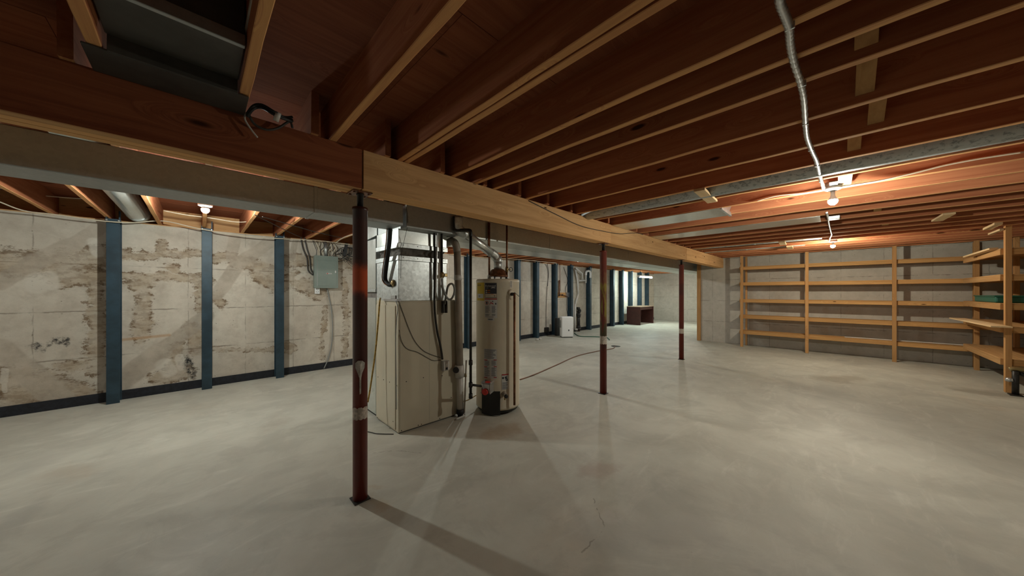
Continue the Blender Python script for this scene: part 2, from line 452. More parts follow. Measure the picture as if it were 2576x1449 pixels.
M['grey_ink'] = plain('grey_print', col(.17, .18, .20), .7)
M['red'] = plain('red_print', col(.42, .03, .03), .5)
M['knob_red'] = plain('red_knob', col(.6, .03, .02), .4)
M['orange_ink'] = plain('orange_print', col(.55, .16, .03), .6)
M['yellow'] = plain('yellow_label', col(.62, .44, .03), .6)
M['panel_grey'] = plain('grey_green_enamel', col(.22, .27, .24), .35, noise=.06, nscale=4)
M['romex'] = plain('cream_cable', col(.62, .55, .42), .5)
M['romex_dark'] = plain('dark_cable', col(.05, .045, .04), .5)
M['rose_cord'] = plain('brown_cord', col(.22, .11, .07), .6)
M['hose_green'] = plain('green_hose', col(.02, .10, .06), .45)
M['canvas'] = plain('grey_canvas', col(.14, .125, .11), .8, noise=.3, nscale=12, bump=.5)
M['silver'] = plain('aluminium', col(.55, .56, .56), .35, .8)
M['desk'] = plain('dark_red_laminate', col(.065, .018, .014), .45, noise=.2, nscale=9)
M['desk_top'] = plain('worn_desk_top', col(.28, .20, .14), .4)
M['green_bin'] = plain('green_plastic', col(.01, .11, .075), .4)
M['yellow_hose'] = plain('yellow_tubing', col(.42, .27, .05), .5, noise=.5, nscale=35)
M['grey_fan'] = plain('grey_grille', col(.25, .26, .25), .6)
M['dirty_white'] = plain('dirty_white_plaster', col(.55, .53, .48), .9, noise=.3, nscale=30, bump=.5)
M['insul'] = plain('pipe_insulation', col(.014, .014, .015), .75, noise=.4, nscale=30)
def column_mat(name, bands):
    """red-oxide column paint with patches at given heights"""
    t = NT(name); p = t.pos(); xyz = t.n('ShaderNodeSeparateXYZ'); t.l(p, xyz.inputs[0]); z = xyz.outputs[2]
    c = t.mix(t.noise(p, 9, 5, .6), col(.20, .028, .014), col(.10, .015, .010))
    wz = t.math('MULTIPLY_ADD', t.noise(p, 10, 4, .6), .12, -.06)
    zz = t.math('ADD', z, wz)
    for (z0, z1, cc, k, wx) in bands:
        m = t.math('MULTIPLY', t.smooth(zz, z0 - .05, z0 + .02), t.smooth(zz, z1 - .02, z1 + .05, 1, 0))
        if wx: m = t.math('MULTIPLY', m, t.smooth(t.noise(t.vmath('MULTIPLY', p, (20, 20, 3)), 1.5, 3, .5), .45, .55))
        c = t.mix(t.math('MULTIPLY', m, k), c, cc)
    t.l(c, t.b.inputs['Base Color']); t.b.inputs['Roughness'].default_value = .32
    return t.m
M['col1'] = column_mat('column_red_oxide', [(1.85, 2.2, col(.02, .01, .012), .6, 0), (1.36, 1.52, col(.62, .085, .015), .95, 0), (1.52, 1.9, col(.03, .012, .014), .75, 0), (.9, 1.3, col(.035, .008, .008), .7, 0)])
M['col2'] = column_mat('column_red_oxide_streaked', [(1.45, 1.62, col(.25, .12, .05), .5, 1), (.75, 1.45, col(.28, .22, .03), .9, 1), (.55, .95, col(.015, .01, .012), .8, 1)])
M['col3'] = column_mat('column_red_oxide_plain', [(1.3, 1.5, col(.05, .01, .01), .5, 0)])
M['tape'] = plain('paper_tag', col(.50, .44, .38), .7, noise=.3, nscale=60)
def emis(name, c, s):
    t = NT(name); t.b.inputs['Base Color'].default_value = col(.8, .8, .8)
    t.b.inputs['Emission Color'].default_value = (*c, 1); t.b.inputs['Emission Strength'].default_value = s
    return t.m

# ------------------------------------------------------------------ setting: floor, walls
XR, YS, XF, YB, XL = 10.0, 2.70, 16.1, -2.32, -6.0
YK = -5.0
mb = MB(); mb.box(XL - .2, XF + .2, YK - .2, YW + .25, -.12, 0); mb.build('floor', M['floor'], kind='structure', label='bare grey-beige concrete slab floor')
mb = MB(); mb.box(XL - .2, XF + .2, YW, YW + .25, 0, 2.235); mb.build('wall_left', M['wall_left'], kind='structure', label='long poured concrete wall with brown weathering and diagonal repair bands')
mb = MB(); mb.box(XR, XR + .2, YB - .2, YS, 0, 2.49); mb.build('wall_right', M['wall_far'], kind='structure', label='grey poured concrete wall behind the wooden shelves')
mb = MB(); mb.box(XR + .2, XF, YS - .2, YS, 0, 2.49); mb.build('wall_recess', M['wall_side'], kind='structure')
mb = MB(); mb.box(XF, XF + .2, YS, YW, 0, 2.49); mb.build('wall_far', M['wall_far'], kind='structure', label='concrete wall at the far end behind the desk')
mb = MB(); mb.box(5.5, XR, YB - .2, YB, 0, 2.49); mb.build('wall_near_right', M['wall_side'], kind='structure')
mb = MB(); mb.box(XL - .2, XL, YK, YW, 0, 2.49); mb.build('wall_back', M['wall_far'], kind='structure')
mb = MB(); mb.box(XL, 5.5, YK - .2, YK, 0, 2.49); mb.build('wall_behind', M['wall_side'], kind='structure')
mb = MB(); mb.box(5.5, 5.7, YK, YB - .2, 0, 2.49); mb.build('wall_jog', M['wall_far'], kind='structure')

# ------------------------------------------------------------------ ceiling: plywood deck, joists, bridging
JZ0, JZ1 = 2.25, 2.487
BY0, BY1 = 2.09, 2.245
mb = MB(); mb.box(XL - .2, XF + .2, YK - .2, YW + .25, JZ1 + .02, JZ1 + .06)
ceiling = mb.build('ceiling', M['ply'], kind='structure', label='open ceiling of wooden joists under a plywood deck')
for i in range(-5, 13):
    y = i * 1.22 - .15
    if y > YW + .2 or y < YK - 1.3: continue
    off = 1.22 if i % 2 else 0
    for j in range(-4, 8):
        x0 = j * 2.44 + off - .45; x1 = x0 + 2.438
        x0c, x1c = max(x0, XL - .2), min(x1, XF + .2); y0c, y1c = max(y, YK - .2), min(y + 1.217, YW + .25)
        if x1c - x0c < .1 or y1c - y0c < .1: continue
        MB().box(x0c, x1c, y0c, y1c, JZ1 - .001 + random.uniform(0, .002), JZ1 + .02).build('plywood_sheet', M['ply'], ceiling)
def joist(x, y0, y1, w=.038, rag=.0022, z0=JZ0, z1=JZ1):
    """sawn joist: centre x, slightly wavy underside"""
    mb = MB(); n = 26; bm = mb.bm; rings = []
    for i in range(n + 1):
        y = y0 + (y1 - y0) * i / n
        a = random.uniform(-rag, rag); b = random.uniform(-rag, rag); dz = random.uniform(-.0025, .0025)
        rings.append([bm.verts.new(c) for c in ((x - w/2 + a, y, z0 + .003 + dz), (x - w/2 + a + .003, y, z0 + dz), (x + w/2 + b - .003, y, z0 + dz), (x + w/2 + b, y, z0 + .003 + dz), (x + w/2, y, z1), (x - w/2, y, z1))])
    for i in range(n):
        for k in range(6):
            bm.faces.new((rings[i][k], rings[i][(k+1) % 6], rings[i+1][(k+1) % 6], rings[i+1][k]))
    bm.faces.new(rings[0]); bm.faces.new(list(reversed(rings[-1])))
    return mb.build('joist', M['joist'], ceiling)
near = [-5.75 + .42 * k for k in range(13)]
near = [x for x in near if x < -.4] + [-.27, .15, .57, .985, 1.032, 1.415, 1.635, 1.845, 2.265, 2.70, 3.11, 3.535, 3.96] + [4.38 + .418 * k for k in range(14)]
for x in near:
    yk = YK if x < 5.45 else YB - .1
    joist(x, yk, BY1 + .04)
far = []
x = -.765 - .42 * 12
while x < XF:
    if x > XL: far.append(x)
    x += .4185
for x in far:
    y0 = BY0 - .02
    # the lapped far-side joists stand beside the near ones on the beam
    if any(abs(x - a) < .042 for a in near): x += .045
    if x < XR: joist(x, y0, YW + .19)
    else: joist(x, YS - .1, YW + .19)
# rim joist and sill plate on the left wall, blocking over the beam
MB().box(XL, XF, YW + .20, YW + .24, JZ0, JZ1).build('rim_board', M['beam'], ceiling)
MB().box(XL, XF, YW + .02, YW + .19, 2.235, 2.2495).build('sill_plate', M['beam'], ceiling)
for (a, b) in [(.72, .95), (1.06, 1.36)]:
    pass
# cross bridging pieces between joists near the row of bulbs
def bridging(xa, xb, y, w=.062):
    mb = MB(); mb.bar((xa + .02, y, JZ1 - .02), (xb - .021, y, JZ0 + .045), w, .019, bev=.001)
    for k in range(3): mb.sphere((xb - .03, y - .02 + .02 * k, JZ0 + .055), .004, 6, 4)
    mb.build('bridging', M['wood_x'], ceiling)
for xa, xb, y in [(1.635, 1.845, -.085), (1.845, 2.265, -.10), (2.265, 2.70, -.16), (2.70, 3.11, -.09), (5.216, 5.634, -.35), (6.47, 6.888, -.5)]:
    bridging(xa, xb, y)
for xa, xb, y, w_ in [(3.08, 3.58, .83, .085), (7.28, 7.75, .66, .09), (8.1, 8.6, .62, .09), (6.03, 6.5, -.9, .09)]:
    mb = MB(); mb.obox(((xa + xb) / 2, y, JZ0 - .014), (1, .05 * (w_ * 20 - 1), 0), (-.05, 1, 0), (0, 0, 1), xb - xa, w_, .022, .002)
    for k in (-1, 1): mb.sphere((xb - .03, y + .02 * k, JZ0 - .026), .004, 6, 4)
    mb.build('cross_cleat', M['pale_wood'], ceiling)
# small header between the first far-side joists behind the trunk duct
MB().box(-.735, -.37, 2.99, 3.03, JZ0 - .002, JZ1, .002).build('header_board', M['beam'], ceiling)
for xx, yy in [(-.30, 3.9), (.5, 3.4)]:
    pass

# ------------------------------------------------------------------ main beam (built-up timber) and its columns
beam = empty('main_beam', (3, 2.167, 2.0), 'long built-up timber beam carried on red columns under the joists', 'beam')
for x0, x1, dy in [(XL, .735, 0), (.741, 3.905, -.004), (3.91, 6.98, .002), (6.984, XR + .05, -.003)]:
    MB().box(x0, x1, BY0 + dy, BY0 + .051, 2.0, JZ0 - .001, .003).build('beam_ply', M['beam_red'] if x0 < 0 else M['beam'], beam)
for y0, cuts in [(BY0 + .053, (XL, 2.3, 5.5, XR + .05)), (BY0 + .105, (XL, .73, 3.9, 6.98, XR + .05))]:
    for a, b in zip(cuts[:-1], cuts[1:]):
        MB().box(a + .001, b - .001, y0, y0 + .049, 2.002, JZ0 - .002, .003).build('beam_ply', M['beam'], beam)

def column(x, y, mat, label, drip=False, lean=(0, 0), tagz=(.56, .68), neck=.1):
    c = empty('support_column', (x, y, 0), label, 'column', 'red steel columns under the main beam')
    tx, ty = x + lean[0], y + lean[1]; r = .0445
    MB().box(x - .05, x + .05, y - .05, y + .05, 0, .008, .002).build('base_plate', M['iron'], c)
    ztop = 2.0 - neck
    MB().lathe((x, y, .008), [(r, 0), (r, ztop - .03), (r + .003, ztop - .028), (r + .003, ztop - .008), (r - .012, ztop - .008)], 32).build('tube', mat, c)
    MB().lathe((x, y, ztop - .002), [(.019, 0), (.019, neck - .018), (.024, neck - .017), (.024, neck - .01)], 20).build('jack_screw', M['iron'], c)
    mb = MB(); mb.box(x - .06, x + .06, y - .055, y + .075, 1.992, 1.9985, .001)
    for sx in (-1, 1):
        for sy in (-1, 1): mb.lathe((x + sx * .045, y + .01 + sy * .04, 1.985), [(.008, 0), (.008, .007)], 6)
    mb.build('cap_plate', M['copper'], c)
    mb = MB(); z0, z1 = tagz; n = 14; vs = []
    a0 = math.atan2(-y, -x) - 1.35
    bm = mb.bm; R1 = r + .0012; R0 = r + .0002; prev = None
    for k in range(n + 1):
        a = a0 + 2.7 * k / n
        q = [bm.verts.new((x + R * math.cos(a), y + R * math.sin(a), z)) for R in (R0, R1) for z in (z0 + (.006 if k % 3 == 0 else 0), z1 - (.008 if k % 4 == 1 else 0))]
        if prev:
            for i, j in ((0, 1), (1, 3), (3, 2), (2, 0)): bm.faces.new((prev[i], prev[j], q[j], q[i]))
        prev = q
    mb.build('paper_tag', M['tape'], c)
    if drip:
        f = Vector((-x, -y, 0)).normalized(); s = Vector((-f.y, f.x, 0)); ctr = Vector((x, y, 0)) + f * (r - .001) + s * .008
        n0 = 18; mb = MB(); bm = mb.bm; pts = []
        out = [(.0, .0), (.022, -.01), (.03, .03), (.026, .055), (.006, .065), (-.018, .055), (-.03, .035), (-.02, -.01), (-.008, -.035), (-.005, -.12), (.003, -.12), (.004, -.03)]
        out = [(-.03, .045), (-.012, .062), (.012, .06), (.028, .045), (.026, .015), (.012, -.018), (.006, -.05), (.005, -.15), (-.003, -.155), (-.004, -.05), (-.014, -.018), (-.028, .015)]
        top = []
        cv = bm.verts.new(Vector((x, y, .88)) + f * (r + .006))
        for (u, v) in out:
            an = u / r; dvec = f * math.cos(an) + s * math.sin(an)
            top.append(bm.verts.new(Vector((x, y, .85 + v)) + dvec * (r + .0025)))
        for i in range(len(top)): bm.faces.new((cv, top[i], top[(i+1) % len(top)]))
        mb.build('paint_drip', M['dirty_white'], c)
    return c
column(.752, 2.175, M['col1'], 'nearest red steel column, with white paint drip, in front of the furnace', drip=True, tagz=(.53, .61))
column(3.845, 2.165, M['col2'], 'middle red column with yellow-green paint streak, right of the water heater', tagz=(.66, .77))
column(6.91, 2.16, M['col3'], 'farthest red column, small pale tag, near the end of the beam', tagz=(.52, .62))

# wooden stud closing the end of the right wall
MB().box(XR - .045, XR - .002, YS - .08, YS + .01, 0, JZ0, .003).build('wall_stud', M['wood_z'], None, 'upright wooden stud fixed to the end of the right concrete wall', 'stud')

# ------------------------------------------------------------------ bulbs
def bulb(b, i, label):
    x, y, z, wt, c = b
    r = .031
    E = BULB * wt / (4 * math.pi ** 2 * r * r)
    o = empty('ceiling_bulb', (x, y, JZ0 - .001), label, 'light bulb', 'bare bulbs in ceiling lampholders')
    MB().lathe((x, y, JZ0 - .035), [(.03, 0), (.055, .012), (.057, .034)], 24).build('lampholder', M['white'], o)
    MB().lathe((x, y, z + .002), [(.0315, .010), (.028, .020), (.020, .034), (.015, .045), (.014, JZ0 - .03 - z)], 20).build('bulb_housing', M['white'], o)  # opaque collar shaped to cut the light going up to the joists
    MB().lathe((x, y, JZ0 - .001), [(.055, 0), (.055, .04), (.04, .042)], 8).build('junction_box', M['galv'], o)
    mb = MB(); mb.lathe((x, y, z - .031), [(.001, 0), (.012, .002), (.022, .009), (.029, .02), (.0325, .031), (.0315, .042)], 20)
    mb.build('glass', emis('lit_bulb_%d' % i, c, E), o)
names = ['lit bare bulb in front of the near joists above the open right floor', 'lit bare bulb nearest the wooden shelves',
         'lit bare bulb behind the long duct on the left', 'lit bulb mostly hidden behind the flue pipe of the water heater', 'lit bulb hidden behind the far ducts above the dehumidifier area', 'lit bare bulb beside the farthest red column']
for i, b in enumerate(BULBS): bulb(b, i, names[i])
for i, b in enumerate(ADDED_BULBS): bulb(b, 10 + i, ['added bulb out of view at the left, brightening the left floor'][i])

# mounting boards for bulbs
def fluo():
    a = Vector((12.4, 5.45, 1.985)); L = 1.25
    o = empty('fluorescent_light', (a.x + L / 2, a.y, a.z), 'lit fluorescent tube fixture hanging above the dark desk', 'light')
    MB().prism([(a.x, a.y - .035, a.z + .04), (a.x, a.y - .06, a.z), (a.x, a.y + .06, a.z), (a.x, a.y + .035, a.z + .04)], (L, 0, 0)).build('housing', M['white'], o)
    for dy in (-.03, .03):
        MB().tube([(a.x + .03, a.y + dy, a.z - .022), (a.x + L - .03, a.y + dy, a.z - .022)], .018, 14).build('tube', emis('lit_tube', (.78, 1.0, .94), 150), o)
    for xx in (a.x + .012, a.x + L - .012):
        MB().box(xx - .01, xx + .01, a.y - .055, a.y + .055, a.z - .045, a.z + .002, .002).build('end_socket', M['white'], o)
    for xx in (a.x + .2, a.x + L - .2):
        MB().tube([(xx, a.y, a.z + .04), (xx, a.y, JZ0)], .003, 6).build('hanging_chain', M['iron'], o)
fluo()

# ------------------------------------------------------------------ ducts behind the beam
def duct(x0, x1, y0, y1, z0, z1, seams, label, mat='duct', name='trunk_duct'):
    o = empty(name, ((x0 + x1) / 2, (y0 + y1) / 2, z0), label, 'duct', 'sheet metal ducts behind the main beam')
    xs = [x0] + seams + [x1]
    for a, b in zip(xs[:-1], xs[1:]):
        MB().box(a + .001, b - .001, y0, y1, z0, z1, .004).build('duct_section', M[mat], o)
    for s in seams:
        mb = MB(); mb.box(s - .012, s + .012, y0 - .004, y1 + .004, z0 - .004, z1 + .003, .002); mb.build('drive_cleat', M[mat], o)
    return o
duct(XL + .1, 1.30, 2.70, 2.975, 1.942, 2.13, [-4.2, -1.9, .62], 'long dark trunk duct running left of the furnace behind the beam')
duct(1.925, 12.0, 2.79, 3.13, 1.945, 2.16, [3.5, 5.9, 8.3, 10.7], 'front one of two trunk ducts running right behind the beam', 'duct_mid')
duct(1.925, 12.0, 3.14, 3.60, 1.955, 2.16, [3.2, 5.4, 7.6, 9.8], 'rear wide trunk duct beyond the water heater, running to the far end', 'duct_bright')

# ------------------------------------------------------------------ furnace
FX0, FX1, FY0, FY1, FZ = 1.345, 2.02, 2.90, 3.42, 1.265
fur = empty('furnace', ((FX0 + FX1) / 2, (FY0 + FY1) / 2, 0), 'tall beige furnace cabinet with galvanised plenum behind the nearest column', 'furnace')
MB().box(FX0 + .004, FX1, FY0 + .003, FY1, .012, FZ, .006, seg=2).build('cabinet', M['cabinet'], fur)
MB().box(FX0 + .02, FX1 - .02, FY0 + .02, FY1 - .02, 0, .014).build('base', M['black'], fur)
MB().box(FX0 - .004, FX0 + .006, FY0 + .055, FY1 - .01, .03, 1.22, .003).build('front_panel', M['cabinet'], fur)
MB().box(FX0 + .018, FX1 - .145, FY0 - .001, FY0 + .006, .02, 1.25, .002).build('side_panel', M['cabinet'], fur)
MB().box(FX0 + .33, FX0 + .331, FY0 - .0018, FY0 + .002, .02, 1.25).build('panel_crease', M['grey_fan'], fur)
for (x, y) in [(1065, 950), (1112, 945), (1022, 960), (1060, 1074), (1106, 1062), (1052, 1075), (1135, 1000), (1010, 1090)]:
    q = P(x, y, Y=FY0)
    MB().lathe((q.x, FY0 - .0005, max(q.z, .03)), [(.005, 0), (.005, .003), (.003, .004)], 8, (0, -1, 0)).build('screw', M['iron'], fur)
for (x, y) in [(952, 948), (966, 955), (981, 961), (990, 1060), (999, 970), (950, 1058)]:
    q = P(x, y, X=FX0)
    MB().lathe((FX0 - .003, q.y, max(q.z, .03)), [(.005, 0), (.005, .003), (.003, .004)], 8, (-1, 0, 0)).build('screw', M['iron'], fur)
# plenum
PX1 = 1.885
MB().box(FX0 + .006, PX1, FY0 + .004, FY1, FZ, 1.655, .003).build('lower_plenum', M['galv'], fur)
MB().box(FX0 - .002, PX1 + .008, FY0 - .004, FY1 + .006, 1.655, 1.70, .002).build('lower_collar', M['galv'], fur)
def canvas():
    mb = MB(); bm = mb.bm; n = 60; rings = []
    x0, x1, y0, y1 = FX0 + .02, PX1 - .01, FY0 + .02, FY1 - .01
    per = []
    for k in range(n):
        t = k / n * 4; s = int(t); f = t - s
        q = [(x0 + (x1 - x0) * f, y0), (x1, y0 + (y1 - y0) * f), (x1 - (x1 - x0) * f, y1), (x0, y1 - (y1 - y0) * f)][s]
        per.append(q)
    cx, cy = (x0 + x1) / 2, (y0 + y1) / 2
    for j in range(7):
        z = 1.695 + .085 * j / 6; pin = math.sin(math.pi * j / 6) * .03
        ring = []
        for k, (a, b) in enumerate(per):
            d = Vector((a - cx, b - cy)); d.normalize()
            wv = (math.sin(k * 1.3 + j * .8) * .006 + random.uniform(-.004, .004)) * (1 if 0 < j < 6 else 0)
            ring.append(bm.verts.new((a - d.x * (pin + wv), b - d.y * (pin + wv), z)))
        rings.append(ring)
    for j in range(6):
        for k in range(n):
            bm.faces.new((rings[j][k], rings[j][(k+1) % n], rings[j+1][(k+1) % n], rings[j+1][k]))
    mb.build('canvas_connector', M['canvas'], fur)
canvas()
MB().box(FX0 - .002, PX1 + .008, FY0 - .004, FY1 + .006, 1.775, 1.82, .002).build('upper_collar', M['galv'], fur)
MB().box(FX0 + .006, PX1, FY0 + .004, FY1, 1.82, 1.955, .003).build('upper_plenum', M['duct_bright'], fur)
MB().box(FX0 + .02, 1.915, FY0 - .13, FY1, 1.95, 2.16, .003).build('plenum_head', M['duct'], fur)
mb = MB(); mb.box(FX0 - .01, FX0 + .03, FY0 + .0, FY0 + .30, FZ - .004, FZ + .02, .002); mb.box(FX0 - .004, FX0 + .03, FY0 + .05, FY0 + .16, FZ + .02, FZ + .055, .003)
mb.build('control_ledge', M['silver'], fur)
# screws along the collars
for z in (1.68, 1.80):
    for k in range(4):
        MB().lathe((FX0 + .05 + k * .15, FY0 - .004, z), [(.004, 0), (.004, .003)], 8, (0, -1, 0)).build('screw', M['iron'], fur)
# return air drop standing behind the furnace
ret = empty('return_air_duct', (1.55, 3.7, 0), 'pale galvanised return air drop standing behind the furnace', 'duct')
MB().box(1.36, 1.80, 3.47, 3.95, .03, 1.29, .004).build('lower_box', M['duct_bright'], ret)
MB().box(1.375, 1.79, 3.48, 3.94, 1.285, 1.35).build('canvas_connector', M['canvas'], ret)
MB().box(1.36, 1.80, 3.47, 3.95, 1.35, 1.93, .004).build('upper_box', M['duct_bright'], ret)
MB().box(1.353, 1.807, 3.463, 3.957, 1.35, 1.38, .003).build('collar', M['galv'], ret)
MB().box(1.38, 1.78, 3.47, 3.93, 0, .031).build('foot', M['black'], ret)
MB().prism([(1.36, 3.44, 1.96), (1.36, 3.95, 1.925), (1.36, 3.95, 2.12), (1.36, 3.44, 2.12)], (.44, 0, 0)).build('top_transition', M['duct_bright'], ret)

# wall switch box and conduit on the furnace
Yf = FY0 - .006
sw = empty('switch_box', tuple(P(1117, 930, Y=Yf)), 'small grey electrical switch box on the furnace side', 'switch')
a = P(1109, 932, Y=Yf); b = P(1124, 905, Y=Yf)
MB().box(a.x, b.x, Yf - .05, Yf, a.z, b.z, .004).build('box', M['silver'], sw)
MB().box(a.x + .004, b.x - .004, Yf - .054, Yf - .05, a.z + .004, b.z - .006, .0015).build('cover_plate', M['pvc_white'], sw)
MB().box((a.x + b.x) / 2 - .012, (a.x + b.x) / 2 + .012, Yf - .058, Yf - .053, a.z + .012, a.z + .035, .001).build('outlet', M['ink'], sw)
MB().box((a.x + b.x) / 2 - .015, (a.x + b.x) / 2 + .015, Yf - .062, Yf - .053, a.z + .055, a.z + .078, .002).build('outlet', M['white'], sw)
pts = [P(1092, 545, Y=2.86), P(1093, 600, Y=2.86), P(1094, 700, Y=2.87), P(1093, 770, Y=2.875), P(1099, 830, Y=2.875), P(1108, 870, Y=2.87), P(1113, 904, Y=2.868)]
MB().tube(pts, .011, 10, sub=6).build('flexible_conduit', M['iron'], None, 'dark flexible conduit dropping down to the switch box', 'conduit')
pts = [P(1099, 540, Y=2.84), P(1100, 600, Y=2.84), P(1098, 660, Y=2.85), P(1096, 745, Y=2.855)]
MB().tube(pts, .0085, 10, sub=6).build('metal_conduit', M['silver'], None, 'shiny metal conduit down the galvanised plenum', 'conduit')
# gas line with valve and flexible loop
g = empty('furnace_gas_line', tuple(P(1115, 700, Y=2.84)), 'black gas pipe with a looped flexible connector beside the plenum', 'pipe')
MB().tube([P(1113, 535, Y=2.84), P(1111, 600, Y=2.84), P(1111, 690, Y=2.84)], .013, 12).build('pipe', M['iron'], g)
mb = MB(); q = P(1112, 692, Y=2.84); mb.lathe(q, [(.018, -.03), (.022, 0), (.018, .03)], 12); mb.obox(q + Vector((.03, -.02, 0)), (1, 0, 0), (0, 1, 0), (0, 0, 1), .04, .02, .035, .004)
mb.build('shutoff_valve', M['brass'], g)
MB().tube([P(1112, 700, Y=2.84), P(1114, 725, Y=2.835), P(1124, 748, Y=2.82), P(1134, 753, Y=2.81), P(1142, 740, Y=2.80), P(1143, 724, Y=2.80), P(1137, 714, Y=2.81), P(1127, 720, Y=2.83), P(1122, 745, Y=2.85), P(1119, 765, Y=2.86)], .011, 10, sub=6).build('flexible_loop', M['grey_fan'], g)
for x0 in (1114, 1122):
    MB().tube([P(x0, 757, Y=2.86), P(x0, 787, Y=2.86)], .016, 12).build('pipe_stub', M['iron'], g)
# insulated refrigerant line on the left of the plenum
r_ = empty('insulated_line', tuple(P(975, 600, X=1.30)), 'black insulated tube curving down the left face of the plenum', 'pipe')
pts = [P(972, 498, X=1.27), P(981, 545, X=1.27), P(980, 600, X=1.28), P(974, 650, X=1.30), P(969, 690, X=1.31), P(970, 706, X=1.32), P(978, 716, X=1.33), P(986, 716, X=1.345)]
MB().tube(pts, .021, 12, sub=6).build('insulation', M['insul'], r_)
MB().tube([p_ + Vector((-.025, .01, 0)) for p_ in pts[:-1]] + [pts[-1]], .005, 8, sub=6).build('small_tube', M['copper'], r_)
q = P(990, 712, X=1.345); MB().lathe(q + Vector((-.004, 0, 0)), [(.035, 0), (.03, .008), (.015, .02)], 14, (-1, 0, 0)).build('pipe_collar', M['brass'], r_)
# thermostat wires
def cable(name, pts, r, mat, label, cat='cable', sub=6, n=8, group=None):
    return MB().tube(pts, r, n, sub=sub).build(name, M[mat], None, label, cat, group)
cable('thermostat_wire', [P(1003, 757, Y=Yf), P(1015, 790, Y=Yf), P(1030, 830, Y=Yf), P(1045, 860, Y=Yf), P(1065, 882, Y=Yf), P(1085, 892, Y=Yf), P(1108, 900, Y=Yf)], .0025, 'black_rubber', 'upper thin dark wire across the furnace side to the switch box')
cable('thermostat_wire', [P(1004, 830, Y=Yf), P(1011, 860, Y=Yf), P(1025, 878, Y=Yf), P(1050, 886, Y=Yf), P(1075, 900, Y=Yf), P(1090, 907, Y=Yf), P(1108, 906, Y=Yf)], .0025, 'black_rubber', 'lower thin dark wire across the furnace side')
cable('grey_cable', [P(996, 757, X=FX0 - .01), P(1001, 775, X=FX0 - .012), P(998, 800, X=FX0 - .012), P(995.5, 850, X=FX0 - .012), P(996.5, 950, X=FX0 - .012), P(997, 1030, X=FX0 - .01)], .004, 'grey_fan', 'thin grey cord down the furnace corner')
cable('control_wire', [P(1022, 520, Y=2.76), P(1026, 560, Y=2.77), P(1018, 600, Y=2.87), P(1010, 640, Y=2.88), P(1008, 700, Y=2.885)], .002, 'black_rubber', 'thin dark wire hanging over the upper plenum')
cable('yellow_tube', [P(957, 750, X=1.32), P(955, 760, X=1.30), P(952, 800, X=1.29), P(946, 870, X=1.27), P(939, 925, X=1.25), P(930, 985, X=1.22), P(925, 1012, X=1.20)], .008, 'yellow_hose', 'yellow tube hanging down left of the furnace', 'tube')
cable('floor_cable', [P(906, 1082, Z=.006), P(935, 1088, Z=.006), P(950, 1091, Z=.006), P(990, 1092, Z=.006)], .004, 'black_rubber', 'dark cable lying on the floor at the furnace corner')
# ------------------------------------------------------------------ PVC vent beside the furnace
pv = empty('pvc_vent_pipe', tuple(P(1158, 1035, Y=2.85)), 'aged grey vent pipe with white lower length between furnace and water heater', 'pipe')
yy = 2.86
pts = [P(1119, 616, Y=3.08), P(1128, 610, Y=2.98), P(1138, 607, Y=2.92), P(1146, 614, Y=yy), P(1150, 632, Y=yy)]
MB().tube(pts, .040, 20, sub=6).build('elbow', M['pvc_grey'], pv)
MB().tube([P(1150, 626, Y=yy), P(1157, 925, Y=yy)], .038, 20).build('upper_pipe', M['pvc_grey'], pv)
MB().tube([P(1152, 692, Y=yy), P(1152, 705, Y=yy)], .043, 20).build('coupling', M['pvc_white'], pv)
MB().tube([P(1156, 918, Y=yy), P(1157, 948, Y=yy)], .052, 20).build('tee', M['pvc_white'], pv)
MB().tube([P(1157, 940, Y=yy), P(1158, 1033, Y=yy)], .036, 20).build('lower_pipe', M['pvc_white'], pv)
MB().tube([P(1158, 1028, Y=yy), P(1158, 1040, Y=yy)], .042, 20).build('clamp_ring', M['black_rubber'], pv)
q = P(1158, 1038, Y=yy); MB().tube([q, Vector((q.x, q.y, .002))], .03, 16).build('drain_stub', M['black_rubber'], pv)
q = P(1148, 930, Y=yy); MB().lathe(q, [(.03, 0), (.034, .02), (.03, .03)], 14, (-.7, -.7, 0)).build('side_plug', M['black_rubber'], pv)
cd = empty('condensate_riser', tuple(P(1168, 1040, Y=2.83)), 'thin tan condensate tube standing beside the white vent pipe', 'pipe')
MB().tube([P(1173, 906, Y=2.82), P(1171, 960, Y=2.82), P(1168, 1038, Y=2.82)], .009, 10).build('tube', M['pvc_grey'], cd)
MB().tube([P(1160, 947, Y=2.83), P(1172, 946, Y=2.82)], .008, 8).build('branch', M['iron'], cd)
MB().tube([P(1171, 948, Y=2.82), P(1171, 940, Y=2.82)], .013, 10).build('tee', M['brass'], cd)
q = P(1168, 1040, Y=2.82); MB().tube([q, Vector((q.x, q.y, .01)), Vector((q.x - .12, q.y - .02, .012))], .010, 10, sub=4).build('outlet', M['pvc_white'], cd)

# ------------------------------------------------------------------ water heater
HX, HY, HR = 2.485, 2.755, .252
wh = empty('water_heater', (HX, HY, 0), 'tall cream cylindrical gas water heater beside the furnace', 'water heater')
HB, HT = .06, 1.485
MB().lathe((HX, HY, 0), [(HR, HB), (HR, HB + .03), (HR - .002, HB + .032), (HR - .002, HT - .03), (HR, HT - .028), (HR, HT), (HR - .012, HT + .012), (.03, HT + .02)], 72).build('tank', M['heater'], wh)
MB().lathe((HX, HY, 0), [(HR - .02, .028), (HR - .01, HB)], 48).build('base_ring', M['black'], wh)
for k in range(3):
    a = k * 2.1 + 3.6
    MB().box(HX + .19 * math.cos(a) - .04, HX + .19 * math.cos(a) + .04, HY + .19 * math.sin(a) - .03, HY + .19 * math.sin(a) + .03, 0, .03, .004).build('foot', M['black'], wh)
dirc = Vector((-HX, -HY, 0)).normalized(); A0 = math.atan2(dirc.y, dirc.x)
